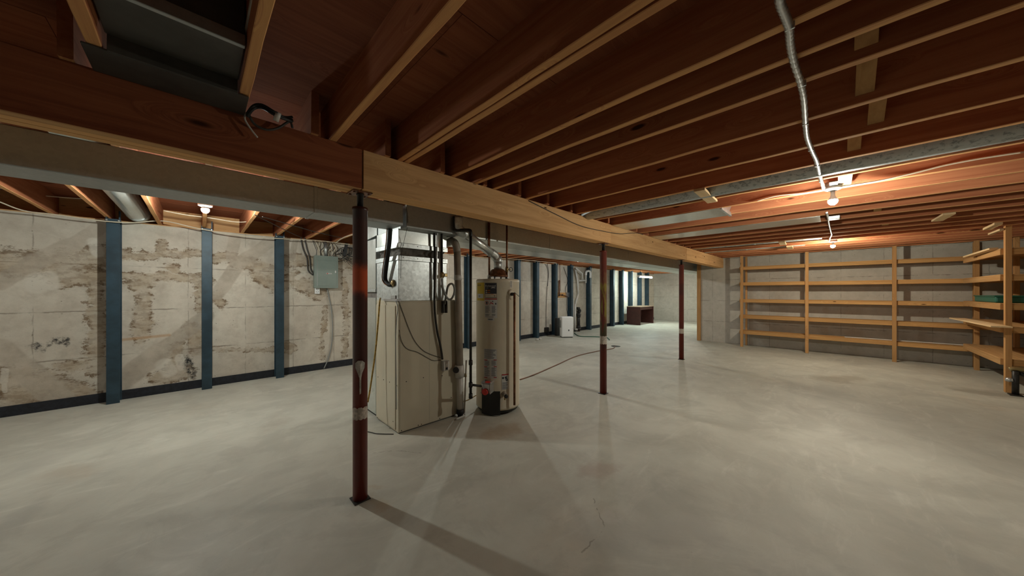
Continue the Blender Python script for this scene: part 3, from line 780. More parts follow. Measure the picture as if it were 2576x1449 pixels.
Dh = Vector((HX, HY, 0)).length
def ang(px):
    """angle on the tank of the picture column px, seen from the front"""
    r = ray(px, 735); r = Vector((r.x, r.y)); r.normalize()
    c = Vector((HX, HY)); t = r.dot(c); d2 = c.length_squared - t * t
    hh = math.sqrt(max(HR * HR - d2, 0)); q = r * (t - hh) - c
    return math.atan2(q.y, q.x), (t - hh) / math.sqrt(1 + ((px - 1288) / F) ** 2)
def zz(px, py):
    return H + (735 - py) * ang(px)[1] / F
def cyl(px0, py0, px1, py1, name, mat, parent, off=.0012, th=.001, label=None, nseg=None):
    a0, a1 = ang(px0)[0], ang(px1)[0]
    pm = (px0 + px1) / 2; z1, z0 = zz(pm, py0), zz(pm, py1)
    return cylp(a0, a1, z0, z1, name, mat, parent, off, th, label, nseg)
def cylp(a0, a1, z0, z1, name, mat, parent, off, th, label=None, nseg=None):
    while a1 - a0 > math.pi: a1 -= 2 * math.pi
    while a1 - a0 < -math.pi: a1 += 2 * math.pi
    n = nseg or max(2, int(abs(a1 - a0) / .09)); mb = MB(); bm = mb.bm; prev = None; r0 = HR + off - .002; r1 = HR + off + th - .002
    for k in range(n + 1):
        a = a0 + (a1 - a0) * k / n
        q = [bm.verts.new((HX + r * math.cos(a), HY + r * math.sin(a), z)) for r in (r0, r1) for z in (z0, z1)]
        if prev:
            for i, j in ((0, 1), (1, 3), (3, 2), (2, 0)): bm.faces.new((prev[i], prev[j], q[j], q[i]))
        else: bm.faces.new((q[0], q[1], q[3], q[2]))
        prev = q
    bm.faces.new((prev[0], prev[1], prev[3], prev[2]))
    o = mb.build(name, mat, parent)
    if label: o['label'] = label
    return o
def text_bm(s, size, bold=False):
    cu = bpy.data.curves.new('t', 'FONT'); cu.body = s; cu.size = size; cu.align_x = 'LEFT'; cu.resolution_u = 3
    if bold: cu.offset = size * .018
    ob = bpy.data.objects.new('t', cu); C.objects.link(ob)
    dg = bpy.context.evaluated_depsgraph_get(); dg.update()
    me = bpy.data.meshes.new_from_object(ob.evaluated_get(dg))
    bpy.data.objects.remove(ob); bpy.data.curves.remove(cu)
    return me
def text_on_tank(s, px, py, w, size, mat, parent, off=.0026, bold=False):
    """lettering wrapped on the tank; (px, py) its left foot, w its width in metres"""
    me = text_bm(s, size, bold); xs = [v.co.x for v in me.vertices]; wd = max(xs) - min(xs); k = w / wd; x0 = min(xs)
    a0 = ang(px)[0]; z0 = zz(px, py)
    for v in me.vertices:
        a = a0 + (v.co.x - x0) * k / HR
        r = HR + off - .002 + .0003
        v.co = Vector((HX + r * math.cos(a), HY + r * math.sin(a), z0 + v.co.y))
    o = bpy.data.objects.new('lettering', me); C.objects.link(o); me.materials.append(mat); o.parent = parent; o.location = -world_loc(parent)
    return o
def lines(px0, px1, y0, y1, n, mat, parent, off=.0028, ragged=True, name='print_lines'):
    """rows of tiny print, one mesh"""
    mb = MB(); bm = mb.bm
    a0, a1 = ang(px0)[0], ang(px1)[0]
    while a1 - a0 > math.pi: a1 -= 2 * math.pi
    pm = (px0 + px1) / 2
    for i in range(n):
        t = (i + .5) / n; z = zz(pm, y0 + (y1 - y0) * t); h = abs(zz(pm, y0) - zz(pm, y1)) / n * .27
        e = a0 + (a1 - a0) * (random.uniform(.7, 1) if ragged else 1)
        m_ = 4; pr = None; r = HR + off - .002
        for k in range(m_ + 1):
            a = a0 + (e - a0) * k / m_
            q = (bm.verts.new((HX + r * math.cos(a), HY + r * math.sin(a), z - h)), bm.verts.new((HX + r * math.cos(a), HY + r * math.sin(a), z + h)))
            if pr: bm.faces.new((pr[0], q[0], q[1], pr[1]))
            pr = q
    return mb.build(name, mat, parent)
# yellow energy label
lb = cyl(1200.5, 711, 1218, 756, 'energy_label', M['yellow'], wh, label='yellow energy guide label')
text_on_tank('ENERGYGUIDE', 1201.5, 719, .075, .020, M['ink'], lb, bold=True)
lines(1203, 1216, 722, 725, 2, M['ink'], lb); lines(1207, 1211, 726, 730, 2, M['red'], lb)
lines(1202, 1216, 732, 734, 1, M['ink'], lb, ragged=False)
cyl(1202, 739, 1216, 750, 'white_field', M['paper'], lb, .0024)
lines(1203, 1215, 739, 741, 1, M['ink'], lb, .0038); lines(1205, 1209, 743, 747, 2, M['ink'], lb, .0038)
# black brand label
lb = cyl(1220, 712, 1249.5, 749, 'brand_label', M['ink'], wh, label='black brand label with white lettering')
text_on_tank('Richmond', 1221.5, 722, .118, .036, M['paper'], lb)
lines(1222, 1230, 723, 727, 2, M['grey_ink'], lb)
mb = MB(); bm = mb.bm; pr = None
for k in range(9):
    a = ang(1235 + 11 * k / 8)[0]; r = HR + .0012; z = zz(1240, 725 - 1.6 * math.sin(k / 8 * 3)); h = .004 * math.sin(math.pi * (k + .3) / 9) + .001
    q = (bm.verts.new((HX + r * math.cos(a), HY + r * math.sin(a), z - h)), bm.verts.new((HX + r * math.cos(a), HY + r * math.sin(a), z + h)))
    if pr: bm.faces.new((pr[0], q[0], q[1], pr[1]))
    pr = q
mb.build('swoosh', M['paper'], lb)
for y in (729, 734):
    cyl(1222, y, 1225, y + 3.5, 'numeral_block', M['paper'], lb, .0024); cyl(1226, y + .6, 1233, y + 2.6, 'print_line', M['orange_ink'], lb, .0024)
cyl(1221, 739, 1249, 748, 'pale_strip', M['heater'], lb, .0024); lines(1235, 1242, 739, 741, 1, M['orange_ink'], lb, .004); lines(1243, 1246, 742, 747, 2, M['ink'], lb, .004)
# warning label
lb = cyl(1220, 751, 1251, 800, 'warning_label', M['paper'], wh, label='white warning label with red header and pictograms')
cyl(1219.5, 751, 1250.5, 753.5, 'red_header', M['red'], lb, .0024)
def disc(px, py, r, mat, parent, hole=0, off=.0026, sc=1.0):
    mb = MB(); bm = mb.bm; a0 = ang(px)[0]; z0 = zz(px, py); n = 20; o_ = []; i_ = []
    for k in range(n):
        t = 2 * math.pi * k / n
        for (L, rr) in ((o_, r), (i_, hole)):
            a = a0 + rr * math.cos(t) / HR; R_ = HR + off - .002
            L.append(bm.verts.new((HX + R_ * math.cos(a), HY + R_ * math.sin(a), z0 + rr * math.sin(t) * sc)))
    if hole:
        for k in range(n): bm.faces.new((o_[k], o_[(k+1) % n], i_[(k+1) % n], i_[k]))
    else: bm.faces.new(o_)
    return mb.build('pictogram', mat, parent)
disc(1224.5, 762, .022, M['red'], lb, .017); disc(1224.5, 762, .010, M['ink'], lb, 0, .0026, 1.4)
def tri(pts, mat, parent, name='pictogram', off=.0026):
    mb = MB(); bm = mb.bm; vs = []
    for (x, y) in pts:
        a = ang(x)[0]; r = HR + off - .002; vs.append(bm.verts.new((HX + r * math.cos(a), HY + r * math.sin(a), zz(x, y))))
    bm.faces.new(vs); mb.build(name, mat, parent)
tri([(1231, 766), (1241.5, 766), (1240, 761), (1237, 762.5), (1235.5, 758.5), (1233.5, 762)], M['red'], lb)
tri([(1238, 760), (1241, 759), (1240.5, 756.5), (1238.5, 757)], M['ink'], lb)
tri([(1245, 766), (1249, 766), (1248, 762), (1246, 762)], M['ink'], lb)
for c0, c1 in ((1220.8, 1232.5), (1237, 1248)):
    lines(c0, c1, 769.5, 787, 9, M['grey_ink'], lb); lines(c0, c1, 789.5, 795, 4, M['grey_ink'], lb)
lines(1221, 1248, 796.5, 798, 1, M['ink'], lb)
cyl(1226, 800, 1243.5, 807, 'small_sticker', M['paper'], wh); lines(1228, 1241, 801.5, 805.5, 2, M['ink'], wh)
# instruction label lower down
lb = cyl(1217.5, 878, 1250, 952, 'instruction_label', M['paper'], wh, label='white instruction label of dense print')
lines(1218.5, 1249, 879, 903, 9, M['grey_ink'], lb)
for y in (904.5, 921.5, 948.5):
    cyl(1218.5, y, 1226, y + 2, 'red_bar', M['red'], lb, .0024); cyl(1242, y, 1249.5, y + 2, 'red_bar', M['red'], lb, .0024)
for y0, y1, n in ((907, 920, 6), (924, 947, 10)):
    for c0, c1 in ((1219, 1232), (1236, 1249)): lines(c0, c1, y0, y1, n, M['grey_ink'], lb)
# drain label
lb = cyl(1262.5, 941, 1279, 980, 'drain_label', M['paper'], wh, label='small label with drain valve drawing')
cyl(1262.5, 941, 1279, 944, 'red_header', M['red'], lb, .0024)
tri([(1269, 948), (1275, 946), (1275, 950), (1278, 957), (1273, 959), (1271, 953)], M['ink'], lb); disc(1265.5, 951, .012, M['ink'], lb)
lines(1264, 1277, 961, 979, 7, M['grey_ink'], lb)
lb = cyl(1282, 706, 1291, 724, 'pale_sticker', M['heater'], wh); lines(1283, 1289, 707, 723, 6, M['grey_ink'], lb)
# burner door and gas control
cyl(1213, 984, 1258, 1044, 'burner_door', M['black'], wh, .002, .006)
def tank_pt(px, py, out=0.0):
    a, d = ang(px); return Vector((HX + (HR + out) * math.cos(a), HY + (HR + out) * math.sin(a), zz(px, py)))
def tank_fr(px):
    a = ang(px)[0]; n = Vector((math.cos(a), math.sin(a), 0)); return n, Vector((-n.y, n.x, 0))
gc = empty('gas_control', tank_pt(1231, 970), None, None)
gc.parent = wh; gc.location = tank_pt(1231, 970) - world_loc(wh)
n_, s_ = tank_fr(1231)
MB().obox(tank_pt(1231, 970, .045), s_, n_, (0, 0, 1), .098, .09, .10, .012).build('valve_body', M['silver'], gc)
MB().lathe(tank_pt(1230, 979, .085), [(.033, 0), (.035, .02), (.03, .03)], 20, n_).build('temperature_knob', M['knob_red'], gc)
MB().lathe(tank_pt(1231, 962, .045), [(.032, 0), (.034, .012), (.026, .02)], 20, (0, 0, 1)).build('gas_knob', M['knob_red'], gc)
# drain valve
n_, s_ = tank_fr(1270)
dv = empty('drain_valve', tank_pt(1270, 992), None, None); dv.parent = wh; dv.location = tank_pt(1270, 992) - world_loc(wh)
MB().lathe(tank_pt(1268, 990), [(.026, 0), (.022, .02), (.016, .025), (.016, .05)], 16, n_).build('valve_body', M['pvc_grey'], dv)
MB().lathe(tank_pt(1269, 993, .05), [(.02, 0), (.022, .015), (.012, .018)], 12, n_).build('handwheel', M['iron'], dv)
MB().tube([tank_pt(1268, 993, .03), tank_pt(1268, 1003, .035)], .010, 10).build('spout', M['brass'], dv)
# relief valve and discharge pipe
n_, s_ = tank_fr(1285)
rv = empty('relief_valve', tank_pt(1285, 738), None, None); rv.parent = wh; rv.location = tank_pt(1285, 738) - world_loc(wh)
MB().lathe(tank_pt(1285, 737), [(.038, 0), (.036, .012), (.02, .016)], 18, n_).build('flange', M['heater'], rv)
e0 = tank_pt(1284, 740, 0)
e1 = e0.copy()
for k in range(1, 200):
    # walk out from the side of the tank until the pipe stands clear of it
    a_ = ang(1278 + k * .1)[0]; e1 = Vector((HX + (HR + .055) * math.cos(a_), HY + (HR + .055) * math.sin(a_), e0.z))
    if 1288 + F * e1.dot(RT) / e1.dot(FW) >= 1294: break
MB().tube([e0, e0.lerp(e1, .5), e1], .018, 12, sub=3).build('valve_body', M['iron'], rv)
MB().bar(e1 + Vector((0, 0, .02)), e1 + Vector((.05, -.03, -.03)), .012, .006).build('lever', M['silver'], rv)
q = Vector((e1.x, e1.y, .12)); MB().tube([e1 + Vector((0, 0, .01)), q], .0125, 14).build('discharge_pipe', M['copper'], rv)
# draft hood and flue, water pipes above
hood = Vector((HX + .005, HY + .005, HT + .012))
MB().lathe(hood, [(.125, .03), (.12, .045), (.10, .06), (.085, .105), (.065, .12), (.05, .125)], 28).build('draft_hood', M['copper'], wh)
for k in range(4):
    a = k * math.pi / 2 + .5
    MB().box(hood.x + .11 * math.cos(a) - .006, hood.x + .11 * math.cos(a) + .006, hood.y + .11 * math.sin(a) - .006, hood.y + .11 * math.sin(a) + .006, hood.z - .004, hood.z + .036).build('hood_leg', M['iron'], wh)
fl = empty('flue_pipe', tuple(hood + Vector((0, 0, .12))), 'galvanised flue pipe bending up left from the water heater', 'pipe')
D0 = 3.70
h0 = hood + Vector((0, 0, .12))
MB().tube([h0, h0 + Vector((0, 0, .09))], .048, 20).build('riser', M['galv'], fl)
e1 = h0 + Vector((0, 0, .09)); f1 = P(1240, 640, D=3.78); f2 = P(1168, 590, D=3.30)
MB().tube([h0 + Vector((0, 0, .085)), h0 + Vector((0, 0, .12)), P(1250, 652, D=3.72), P(1243, 641, D=3.68), P(1232, 634, D=3.62)], .050, 20, sub=3).build('elbow', M['galv'], fl)
MB().tube([P(1235, 636, D=3.63), P(1170, 588, D=3.35)], .047, 20).build('sloping_pipe', M['duct_bright'], fl)
MB().tube([P(1172, 590, D=3.36), P(1160, 582, D=3.32), P(1152, 570, D=3.30), P(1152, 545, D=3.30)], .051, 20, sub=3).build('upper_elbow', M['galv'], fl)
for (xa, lb_) in ((1232, 'copper water pipe left of the flue, above the heater'), (1276, 'copper water pipe with wheel valve right of the flue')):
    a_, _ = ang(xa); base = Vector((HX, HY, HT)) + RT * ((xa - 1253) * 3.65 / F) - FW * (.06 if xa < 1250 else 0)
    pp = empty('water_pipe', tuple(base), lb_, 'pipe', 'copper water pipes above the heater')
    xt = xa + (0 if xa < 1250 else 0)
    MB().tube([base + Vector((0, 0, .012)), base + Vector((0, 0, .66))], .011, 12).build('pipe', M['copper'], pp)
    MB().lathe(base + Vector((0, 0, .012)), [(.02, 0), (.02, .035), (.016, .05)], 8).build('union', M['silver'], pp)
    if xa > 1250:
        v0 = base + Vector((0, 0, .13)); MB().lathe(v0, [(.016, -.03), (.02, 0), (.016, .03)], 10).build('valve_body', M['brass'], pp)
        mb = MB(); c0 = v0 + RT * .045; mb.tube([v0, c0], .006, 8)
        mb.build('valve_stem', M['brass'], pp)
        mb = MB(); n = 14
        ring = [c0 + RT * .002 + FW * (.024 * math.cos(2 * math.pi * k / n)) * .5 + RT * (.024 * math.cos(2 * math.pi * k / n)) * .8 + Vector((0, 0, .024 * math.sin(2 * math.pi * k / n))) for k in range(n + 1)]
        mb.tube(ring, .004, 6); mb.build('handwheel', M['iron'], pp)
    else:
        MB().tube([base + Vector((-.022, -.01, .28)), base + Vector((-.022, -.01, .66))], .009, 10).build('second_pipe', M['copper'], pp)
# gas pipe for the heater
gp = empty('heater_gas_pipe', tuple(P(1184, 1000, D=3.45)), 'black iron gas pipe hanging between vent pipe and water heater', 'pipe')
D0 = 3.27
MB().tube([P(1184, 583, D=D0), P(1184, 998, D=D0)], .0135, 12).build('drop', M['iron'], gp)
MB().tube([P(1143, 545, D=D0), P(1143, 573, D=D0), P(1147, 579, D=D0), P(1178, 579, D=D0), P(1184, 583, D=D0), P(1184, 595, D=D0)], .017, 12, sub=4).build('offset', M['iron'], gp)
for y in (912, 968, 996): MB().tube([P(1184, y - 6, D=D0), P(1184, y + 6, D=D0)], .020, 12).build('fitting', M['iron'], gp)
MB().tube([P(1186, 968, D=D0), tank_pt(1224, 970, .04)], .0125, 12).build('branch', M['iron'], gp)
cable('gas_tubing', [P(1166, 1010, Z=.15), P(1180, 1005, Z=.14), P(1195, 996, Z=.14), P(1200, 994, Z=.14)], .006, 'yellow_hose', 'short tan tube passing behind the gas pipe foot', 'tube')

# ------------------------------------------------------------------ left wall: damp-proof strip, steel posts, breaker panel
MB().box(XL, XF - .01, YW - .016, YW - .001, 0, .115, .003).build('baseboard_left', M['tar'], kind='structure', label='black damp-proofing strip along the foot of the left wall')
def post(x, i, label, group='blue-grey steel posts bracing the left wall'):
    o = empty('steel_post', (x, YW - .12, 0), label, 'steel post', group)
    y0 = YW - .175; t = .008; hw = .052; zt = JZ0 - .012
    MB().box(x - hw, x + hw, y0, y0 + t, 0, zt, .001).build('front_flange', M['steel_blue'], o)
    MB().box(x - .004, x + .004, y0 + t, YW - .026, 0, zt).build('web', M['steel_blue'], o)
    MB().box(x - hw, x + hw, YW - .026, YW - .018, 0, zt, .001).build('rear_flange', M['steel_blue'], o)
    mb = MB(); mb.box(x + hw - .008, x + hw + .004, y0 - .01, y0 + .05, zt - .04, zt + .10, .002); mb.box(x - hw - .004, x - hw + .006, y0 - .01, y0 + .05, zt - .04, zt + .035, .002)
    mb.box(x - hw - .01, x + hw + .01, y0 - .012, y0, zt - .03, zt - .008, .001)
    mb.build('top_bracket', M['steel_blue'], o)
    mb = MB()
    for s in (-1, 1): mb.lathe((x + s * hw * .9, y0 - .012, zt - .02), [(.011, 0), (.011, .01), (.006, .012), (.006, .025)], 6, (0, -1, 0))
    mb.build('bolt', M['galv'], o)
pxs = [(-.735, 'leftmost and nearest blue-grey steel post against the stained wall'), (.085, 'second blue-grey steel post from the left, below the left bulb'),
       (.915, 'third blue-grey steel post from the left, left of the breaker panel'), (2.62, 'blue-grey steel post on the left wall hidden behind the furnace'),
       (4.62, 'blue-grey steel post seen between the furnace and the water heater'), (6.33, 'blue-grey steel post just right of the water heater'),
       (7.12, 'second blue-grey steel post right of the water heater'), (8.01, 'blue-grey steel post just left of the white dehumidifier'),
       (8.86, 'blue-grey steel post behind the white dehumidifier'), (10.0, 'blue-grey steel post right of the sump pump pipe'),
       (11.72, 'blue-grey steel post seen just right of the middle red column'), (12.5, 'blue-grey steel post just left of the dark desk'),
       (13.33, 'blue-grey steel post behind the left end of the dark desk'), (14.25, 'blue-grey steel post behind the middle of the dark desk'),
       (15.05, 'last blue-grey steel post before the far corner')]
for i, (x, l) in enumerate(pxs): post(x, i, l)
# electrical panel
ep = empty('breaker_panel', (1.58, YW - .05, 1.44), 'grey-green electrical breaker panel on the stained wall', 'breaker panel')
x0, x1, z0, z1 = 1.405, 1.765, 1.425, 1.975
MB().box(x0, x1, YW - .10, YW - .001, z0, z1, .004).build('box', M['panel_grey'], ep)
MB().box(x0 - .004, x1 + .004, YW - .106, YW - .10, z0 - .004, z1 + .004, .002).build('cover', M['panel_grey'], ep)
dr = MB().box(x0 + .045, x1 - .02, YW - .112, YW - .105, z0 + .03, z1 - .075, .002).build('door', M['panel_grey'], ep)
MB().box(x0 + .035, x0 + .042, YW - .110, YW - .105, z0 + .03, z1 - .075).build('hinge', M['silver'], ep)
MB().box(1.58, 1.665, YW - .1135, YW - .1115, 1.664, 1.684, .001).build('maker_plate', M['paper'], dr)
MB().box(1.586, 1.608, YW - .1145, YW - .1130, 1.667, 1.681).build('red_mark', M['red'], dr)
mb = MB(); mb.box(1.614, 1.658, YW - .1142, YW - .1130, 1.671, 1.677); mb.build('print_line', M['grey_ink'], dr)
MB().box(x1 - .05, x1 - .03, YW - .118, YW - .111, 1.69, 1.73, .002).build('latch', M['silver'], dr)
ou = empty('wall_outlet', (1.455, YW, 1.36), 'white wall outlet directly below the breaker panel', 'outlet')
MB().box(1.42, 1.49, YW - .05, YW - .001, 1.325, 1.43, .003).build('box', M['silver'], ou)
MB().box(1.418, 1.492, YW - .056, YW - .05, 1.322, 1.433, .002).build('cover_plate', M['white'], ou)
for z in (1.345, 1.39):
    mb = MB()
    mb.box(1.437, 1.443, YW - .058, YW - .055, z + .005, z + .020); mb.box(1.465, 1.471, YW - .058, YW - .055, z + .005, z + .020); mb.box(1.451, 1.457, YW - .058, YW - .055, z - .006, z)
    mb.build('socket', M['ink'], ou)
mb = MB().tube([(1.585, YW - .05, z1 - .01), (1.585, YW - .05, JZ0 - .02)], .022, 14).build('service_conduit', M['galv'], None, 'grey metal conduit rising from the top of the breaker panel', 'conduit')
random.seed(21)
ordn = ['first', 'second', 'third', 'fourth', 'fifth', 'sixth', 'sixth', 'seventh', 'eighth', 'ninth', 'tenth', 'eleventh']
for k in range(11):
    xx = x0 + .03 + k * .030
    if abs(xx - 1.585) < .028: continue
    top = xx + random.uniform(-.07, .09)
    cable('panel_cable', [Vector((xx, YW - .05, z1 - .01)), Vector((xx + random.uniform(-.03, .03), YW - .055, z1 + .08)), Vector(((xx + top) / 2 + random.uniform(-.03, .03), YW - .05 + random.uniform(-.02, .02), z1 + .16)), Vector((top, YW - .03, 2.24))], .0055,
          'romex' if k % 3 else 'romex_dark', ordn[k] + (' cream' if k % 3 else ' dark') + ' cable from the left entering the top of the breaker panel', group='cables into the breaker panel')
cable('black_cable', [P(757, 598, Y=YW - .02), P(762, 625, Y=YW - .02), P(772, 650, Y=YW - .02), P(775, 680, Y=YW - .02), P(787, 692, Y=YW - .04)], .010, 'romex_dark', 'outer black cable drooping to the left side of the breaker panel')
cable('black_cable', [P(766, 598, Y=YW - .02), P(772, 625, Y=YW - .02), P(779, 650, Y=YW - .02), P(781, 675, Y=YW - .02), P(788, 690, Y=YW - .04)], .010, 'romex_dark', 'inner black cable drooping to the left side of the breaker panel')
cable('grounding_cable', [P(822, 724, Y=YW - .02), P(828, 750, Y=YW - .02), P(835, 790, Y=YW - .02), P(836, 850, Y=YW - .02), P(828, 895, Y=YW - .02), P(815, 927, Y=YW - .03)], .009, 'grey_fan', 'grey cable hanging from the breaker panel to the floor')
# tangle of black wire hanging to the right of the panel
tg = empty('wire_tangle', tuple(P(872, 640, Y=YW - .06)), 'tangled bundle of black wires hanging right of the breaker panel', 'wires')
mb = MB()
for k in range(16):
    cx, cz = P(872, 620, Y=YW - .05).x, P(872, 622, Y=YW - .05).z
    a1, a2 = random.uniform(.05, .20), random.uniform(.06, .18); dx = random.uniform(-.1, .12); ph = random.uniform(0, 6)
    pts = [Vector((cx + dx * (1 - math.cos(t)) + a1 * math.sin(t + ph * .1), YW - .05 - random.uniform(0, .03), cz - a2 * (1 - math.cos(t)))) for t in [2 * math.pi * q / 10 for q in range(11)]]
    mb.tube(pts, .0032, 6, sub=3)
mb.build('loops', M['black_rubber'], tg)
MB().tube([P(872, 612, Y=YW - .09), P(869, 630, Y=YW - .10), P(865, 645, Y=YW - .10)], .028, 10, sub=3).build('bundle', M['black_rubber'], tg)
cable('black_cable', [P(845, 640, Y=YW - .03), P(858, 638, Y=YW - .04), P(870, 645, Y=YW - .04), P(885, 662, Y=YW - .03), P(900, 668, Y=YW - .02)], .005, 'romex_dark', 'thin black cable running right out of the wire tangle')
# long cables along the top of the left wall
cable('cream_cable', [P(-5, 506, Y=5.9), P(60, 530, Y=6.0), P(140, 540, Y=6.02), P(260, 556, Y=6.05), P(340, 560, Y=6.05), P(412, 556, Y=6.05), P(500, 575, Y=6.05), P(600, 592, Y=6.07), P(700, 600, Y=6.07), P(800, 605, Y=6.1), P(880, 615, Y=6.1)], .0065, 'romex', 'long cream cable sagging along the top of the left wall')
cable('cream_cable', [P(412, 530, Y=5.5), P(470, 541, Y=5.5), P(520, 547, Y=5.5), P(590, 558, Y=5.5), P(620, 558, Y=5.5)], .005, 'romex', 'cream cable crossing under the joists beside the left bulb')
cable('cream_cable', [P(-5, 473, Z=2.40), P(60, 482, Z=2.40), P(120, 493, Z=2.40), P(240, 502, Z=2.40)], .006, 'romex', 'cream cable passing through the leftmost joist bays')
cable('dark_cable', [P(640, 540, Z=2.23), P(680, 560, Z=2.23), P(730, 585, Z=2.23), P(760, 598, Z=2.23)], .005, 'romex_dark', 'dark cable under the joists running to the breaker panel')
cable('dark_cable', [P(660, 545, Z=2.23), P(740, 568, Z=2.23), P(800, 585, Z=2.23), P(860, 598, Z=2.23)], .005, 'romex_dark', 'dark cable crossing the joists right of the left bulb')
cable('cream_cable', [P(838, 616, Z=2.22), P(860, 600, Z=2.22), P(880, 592, Z=2.23), P(896, 588, Z=2.23)], .007, 'romex', 'cream cable curving from the panel toward the trunk duct')
cable('cream_cable', [P(1140, 640, Z=2.21), P(1200, 648, Z=2.21), P(1262, 650, Z=2.22), P(1320, 654, Z=2.22), P(1400, 662, Z=2.22)], .007, 'romex', 'cream cable beneath the joists behind the flue pipe')
# round duct in the bay
rd = empty('round_duct', (-.53, 5, 2.3), 'round galvanised duct in the joist bay above the leftmost steel post', 'duct')
MB().tube([(-.545, 2.98, 2.345), (-.545, 6.1, 2.345)], .10, 24).build('pipe', M['duct_bright'], rd)
MB().tube([(-.545, 6.08, 2.345), (-.545, 6.25, 2.35)], .105, 24).build('end_collar', M['galv'], rd)

# ------------------------------------------------------------------ sheet metal in near bays
db = empty('panned_duct_box', (-.06, 1.7, 2.25), 'dark sheet metal duct box between joists at the upper left', 'duct')
MB().box(-.245, .128, 1.59, 1.88, 2.30, 2.48, .003).build('duct_pan', M['duct_dark'], db)
MB().box(-.245, .128, 1.575, 1.595, 2.285, 2.33, .002).build('front_lip', M['duct'], db)
MB().box(-.30, .165, 1.885, 2.086, 2.238, 2.247, .002).build('flange_plate', M['duct_dark'], db)
MB().box(-.24, .125, 1.878, 1.886, 2.24, 2.42, .001).build('riser_plate', M['duct_dark'], db)
cable('white_pipe_in_bay', [P(640, -20, Z=2.36), P(625, 60, Z=2.36), P(612, 120, Z=2.36), P(592, 190, Z=2.36)], .008, 'pvc_grey', 'thin pale pipe running up the bay beside the duct box', 'pipe')
# coil of black cable on the beam face
co = empty('cable_coil', tuple(P(680, 300, Y=2.03)), 'bundled coil of black cable hanging on the beam at upper left', 'cable')
mb = MB(); random.seed(5)
for k in range(7):
    o_ = random.uniform(-4, 4)
    pts = [P(622, 290 + o_, Y=2.06 - k * .004), P(638, 270 + o_, Y=2.03 - k * .004), P(660, 268 + o_, Y=2.02), P(690, 285 + o_, Y=2.0 - k * .004), P(715, 297 + o_ * .6, Y=2.01), P(735, 300 + o_ * 1.5, Y=2.03)]
    mb.tube(pts, .0065, 8, sub=5)
mb.build('strands', M['black_rubber'], co)
MB().tube([P(624, 284, Y=2.05), P(640, 312, Y=2.06), P(670, 326, Y=2.06), P(700, 322, Y=2.06), P(728, 306, Y=2.05), P(736, 322, Y=2.05)], .006, 8, sub=6).build('loop', M['romex_dark'], co)
MB().tube([P(690, 290, Y=1.995), P(704, 297, Y=1.995)], .024, 12).build('tape_wrap', M['pvc_white'], co)
MB().tube([P(619, 284, Y=2.06), P(616, 300, Y=2.06), P(632, 326, Y=2.06), P(648, 346, Y=2.06)], [.004] * 4, 6, sub=4).build('loose_end', M['pvc_white'], co)
# bay pipes and panned panels on the near side
def bay_pipe(x, y0, y1, z, r, label, mat='galv_spangle'):
    o = empty('bay_duct_pipe', (x, (y0 + y1) / 2, z), label, 'duct', 'ducts hung between the near joists')
    MB().tube([(x, y0, z), (x, y1, z)], r, 24).build('pipe', M[mat], o)
    MB().tube([(x, y0 + .9, z), (x, y0 + .93, z)], r + .004, 24).build('joint_band', M['galv'], o)
bay_pipe(3.335, -3.2, 2.12, 2.320, .098, 'long spotted galvanised pipe in the bay in front of the near bulb')
bay_pipe(7.51, .15, 2.10, 2.34, .09, 'galvanised pipe in a bay between the two right bulbs')
bay_pipe(8.35, .4, 2.10, 2.34, .09, 'galvanised pipe in the bay beyond the second right bulb')
def pan(x0, x1, y0, y1, label):
    o = empty('panned_bay_panel', ((x0 + x1) / 2, (y0 + y1) / 2, JZ0 - .004), label, 'duct panel', 'sheet metal panels closing joist bays')
    MB().box(x0, x1, y0, y1, JZ0 - .006, JZ0 - .0035).build('sheet', M['duct_bright'], o)
    return o
o = pan(3.945, 4.40, .86, 2.085, 'bright sheet metal panel closing the joist bay left of the near bulb')
MB().box(3.95, 4.39, .835, .858, JZ0 - .022, JZ0 + .02, .001).build('end_cap', M['galv'], o)
MB().prism([(3.985, .86, JZ0 + .005), (4.355, .86, JZ0 + .005), (4.355, .80, JZ0 + .17), (3.985, .80, JZ0 + .17)], (0, .002, 0)).build('end_plate', M['duct_bright'], o)
pan(5.205, 5.64, .12, 2.085, 'long sheet metal panel closing a joist bay beyond the near bulb')
# armoured cable zigzag along the bulbs
def px3(x, y): return P(x, y, Z=JZ0 - .012)
arm = empty('armoured_cable', tuple(px3(2020, 200)), 'silvery armoured cable snaking under the joists to the near bulb', 'cable')
pts = [px3(1958, -40), px3(1962, 5), px3(1975, 40), px3(1985, 70), px3(1988, 110), px3(1997, 155), px3(2013, 205), px3(2022, 250), px3(2026, 310), px3(2030, 345), px3(2042, 378), px3(2054, 405), px3(2062, 440), px3(2072, 475)]
pt = spline(pts, 8); rr = [.0105 + (.003 if k % 2 else 0) for k in range(len(pt))]
MB().tube(pt, rr, 10).build('jacket', M['silver'], arm)
for (x, y) in [(1987, 66), (2018, 211), (2026, 309), (2040, 375), (2055, 415), (2066, 455)]:
    q = px3(x, y); MB().box(q.x - .003, q.x + .003, q.y - .013, q.y + .013, JZ0 - .024, JZ0 + .0, .001).build('staple', M['galv'], arm)
pts = [px3(2080, 535), px3(2083, 548), px3(2086, 565), px3(2090, 582), px3(2092, 590), px3(2088, 598), px3(2086, 606)]
ac = MB().tube(spline(pts, 6), .010, 10).build('armoured_cable', M['silver'], None, 'short armoured cable between the two right bulbs', 'cable')
jx = P(2098, 548, Z=JZ0 - .02); MB().box(jx.x - .05, jx.x + .05, jx.y - .05, jx.y + .05, JZ0 - .04, JZ0 - .002, .004).build('junction_box', M['galv'], None, 'small metal junction box between the two right bulbs', 'electrical box')
br = empty('fixture_bracket', (3.80, .05, JZ0), 'metal hanger bracket above the near right bulb', 'bracket')
